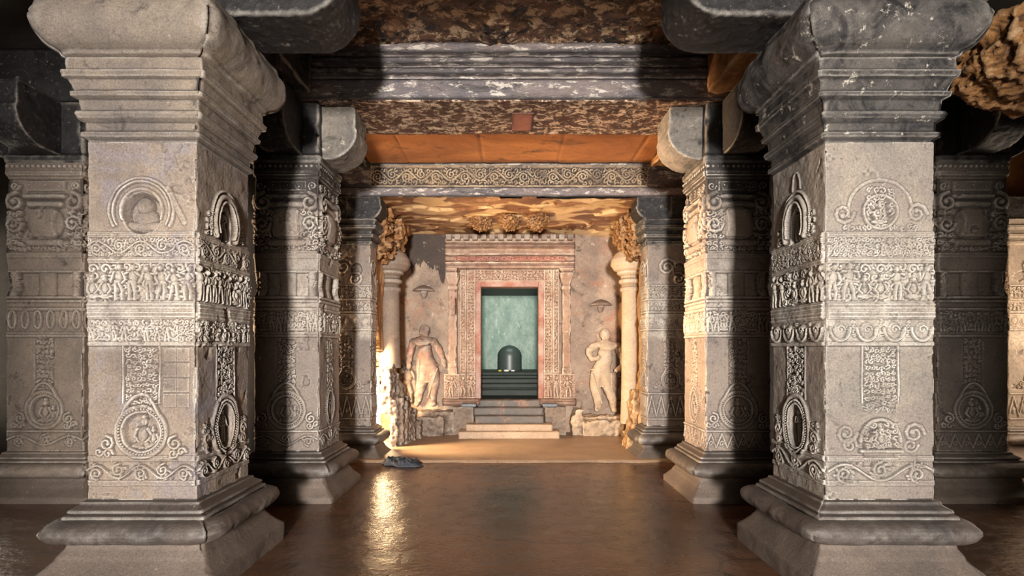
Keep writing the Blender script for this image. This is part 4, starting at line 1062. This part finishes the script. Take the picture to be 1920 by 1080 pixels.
statue(-1.53, .50, 1.52, 'worn reddish headless guardian figure carved left of the shrine door', 'statue_left', 1,
       [(-.17, .66, .0, .038), (-.19, .54, .02, .030), (-.18, .46, .04, .022)], [(.19, .66, 0, .036), (.23, .55, .02, .028), (.24, .47, .03, .02)], False)
statue(1.73, .40, 1.55, 'pale sunlit guardian figure carved right of the shrine door, arm bent', 'statue_right', -1,
       [(-.20, .72, .03, .038), (-.16, .62, .08, .030), (-.06, .66, .10, .022)], [(.19, .68, .02, .036), (.21, .56, .04, .030), (.11, .48, .08, .022)], False)
# shallow halo discs / attendant outlines beside them
def slab_relief(name, lab, cat, x0, x1, z0, z1, fn, mat, seed, y=9.97):
    o = relief_panel(name, x0, x1, z0, z1, y, .012, fn, mat, None, seed, thick=.0)
    return tag(o, lab, cat, None, 'thing')
def attend(c):
    c.person(0, c.z0 + .03, (c.z1 - c.z0) * .92, .07, -.0); c.wear(.012)
slab_relief('attendant_relief', 'small dark worn attendant carved left of the reddish guardian', 'relief', -2.0, -1.72, .55, 1.35, attend, 'rock_brown', 201)
slab_relief('attendant_relief', 'small worn attendant carved right of the pale guardian', 'relief', 1.98, 2.2, .6, 1.2, attend, 'rock_brown', 203)

for x, z, lab in ((-1.56, 2.62, 'small carved stone parasol above the reddish guardian'), (1.67, 2.36, 'small carved stone parasol above the pale guardian')):
    t = thing('stone_parasol', lab, 'parasol', (x, 9.93, z - .1), 'carved parasols above the guardians')
    lathe('canopy', x, 9.93, [(.19, z - .01), (.20, z), (.17, z + .03), (.10, z + .075), (.03, z + .10)], 'statue_left', t, 32, ribs=16, rib=.03)
    lathe('stem', x, 9.93, [(.02, z - .14), (.05, z - .10), (.07, z - .03), (.06, z - .008)], 'statue_left', t, 20)

# boulder plinths under the guardians and rubble
def boulder(name, lab, pts, mat, seed, voxel=.025, strength=.10, size=.16, cat='boulder', smooth=2):
    V, F = [], []
    for b in pts:
        v, f = box_vf(*b); n = len(V); V += v; F += [tuple(i + n for i in q) for q in f]
    o = mk(name, V, F, mat); roughen(o, voxel, strength, size, smooth)
    return tag(o, lab, cat, None, 'thing')
boulder('rock_ledge', 'rounded brown rock ledge under the reddish guardian', [(-1.98, -.98, 9.62, 10.0, .0, .44), (-1.80, -1.15, 9.50, 9.8, .0, .36)], 'rock_brown', 1)
boulder('rock_ledge', 'pale rock ledge under the sunlit guardian', [(1.12, 2.05, 9.62, 10.0, .0, .36), (1.28, 2.0, 9.50, 9.8, .0, .30), (1.16, 1.30, 9.6, 9.95, .2, .48)], 'statue_right', 2)
boulder('rock_ledge', 'broken sunlit rock at the foot of the right antechamber wall', [(1.86, 2.1, 8.22, 8.66, .0, .42), (1.80, 2.05, 8.2, 8.6, .0, .26), (1.90, 2.1, 8.3, 8.62, .3, .9)], 'rock_ochre', 3, strength=.14, size=.13)

# torn vertical rock beside the breach
def torn(c): pass
V, F = [], []
rn = random.Random(5)
for i in range(11):
    a = i / 10
    yy = 8.52 + .88 * a; xx = -1.80 + .20 * a + .02 * math.sin(i * 2.3); hh = 1.25 - .95 * a ** 1.4 + .10 * (i % 2)
    v, f = box_vf(xx - .05, xx + .05 + .04 * (i % 2), yy - .05, yy + .06, -.02, hh * .6); n = len(V); V += v; F += [tuple(q + n for q in g) for g in f]
    v, f = box_vf(xx - .06 - .12 * hh, xx + .05 - .08 * hh, yy - .06, yy + .06, hh * .45, hh); n = len(V); V += v; F += [tuple(q + n for q in g) for g in f]
o = mk('torn_rock', V, F, 'rock_brown'); roughen(o, .018, .10, .09, 2)  # darker brown stone puts the rock's shade into its colour
tag(o, 'torn ochre rock face beside the bright breach, below the left round column', 'rock', None, 'thing')

# ================================================================== ROUND COLUMNS
def round_column(cx, lab, mat, z0, seed):
    cy, r = 8.85, .155
    t = thing('round_column', lab, 'column', (cx, cy, z0), 'round columns along the antechamber walls')
    lathe('shaft', cx, cy, [(r * 1.12, z0), (r * 1.05, z0 + .3), (r, z0 + .6), (r * .96, 2.50)], mat, t, 40)
    q = lathe('neck_rings', cx, cy, [(r * .98, 2.48), (r * 1.10, 2.50), (r * 1.10, 2.54), (r * .95, 2.56), (r * .95, 2.60), (r * 1.22, 2.63), (r * 1.22, 2.67), (r * 1.0, 2.69), (r * 1.05, 2.74), (r * 1.4, 2.78), (r * 1.35, 2.82)], mat, t, 48, ribs=24, rib=.04)
    lathe('bell_capital', cx, cy, [(r * 1.3, 2.80), (r * 1.75, 2.84), (r * 2.05, 2.92), (r * 2.0, 3.0), (r * 1.6, 3.10), (r * 1.1, 3.16), (r * 1.0, 3.2)], mat, t, 64, ribs=28, rib=.035)
    o = boxes('abacus', [(cx - .19, cx + .19, cy - .19, cy + .19, 3.18, 3.30), (cx - .23, cx + .23, cy - .23, cy + .30, 3.30, 3.62)], 'peeled_ochre', t); roughen(o, .018, .12, .10)
    return t
round_column(-1.94, 'round shade-darkened brown column with bell capital at the left wall of the antechamber', 'rock_brown', 1.25, 1)  # column's shade painted in by choosing the darker stone
round_column(1.98, 'round pale column with bell capital at the right wall of the antechamber', 'statue_right', .35, 2)
# peeled stone figures bracketing up to the antechamber ceiling
for x, nm in ((-2.0, 'left'), (2.02, 'right')):
    s = -1 if x < 0 else 1
    o = mk('bracket_figure', *[a for a in box_vf(x - .16, x + .16, 8.1, 8.9, 2.95, 3.66)], 'peeled_ochre')
    roughen(o, .02, .30, .12); tag(o, f'rough peeled bracket carving under the antechamber ceiling, {nm} side', 'bracket', None, 'thing')

# ceiling bosses
for x, y, lab in ((-.46, 8.98, 'left'), (0.0, 8.93, 'middle'), (.47, 8.98, 'right')):
    bm = bmesh.new(); bmesh.ops.create_icosphere(bm, subdivisions=4, radius=1)
    rn = random.Random(int(x * 100) + 7)
    V = [(x + v.co.x * .17, y + v.co.y * .27, 3.69 + v.co.z * .17) for v in bm.verts]; F = [tuple(v.index for v in f.verts) for f in bm.faces]; bm.free()
    o = mk('ceiling_boss', V, F, 'vestibule_ceiling' if False else 'peeled_ochre'); roughen(o, .012, .14, .05)
    tag(o, f'{lab} of the three knobbly carved bosses on the antechamber ceiling', 'ceiling boss', 'carved bosses on the antechamber ceiling', 'thing')

# dark cloth on the floor
nx, ny = 60, 34
U = np.linspace(-1, 1, nx); Wv = np.linspace(-1, 1, ny); A, B = np.meshgrid(U, Wv)
rad = 1 + .25 * fbm(A * 2, B * 2, 301, 3)
X = -1.44 + A * .29 * np.sqrt(1 - .45 * B * B) * rad; Y = 7.30 + B * .16 * np.sqrt(1 - .5 * A * A) * rad - .10 * A * .5
edge = np.clip((1 - np.maximum(np.abs(A), np.abs(B))) * 4, 0, 1)
Z = .006 + edge * (.035 + .09 * np.abs(fbm(A * 3 + 2, B * 3, 302, 4, .6)) + .02 * (1 - A) / 2)
idx = np.arange(nx * ny).reshape(ny, nx); Q = np.stack([idx[:-1, :-1], idx[:-1, 1:], idx[1:, 1:], idx[1:, :-1]], -1).reshape(-1, 4)
o = mk('crumpled_cloth', np.stack([X, Y, Z], -1).reshape(-1, 3), Q, 'cloth')
tag(o, 'dark blue-grey crumpled cloth on the floor by the antechamber threshold', 'cloth', None, 'thing')
so = o.modifiers.new('s', 'SOLIDIFY'); so.thickness = .004
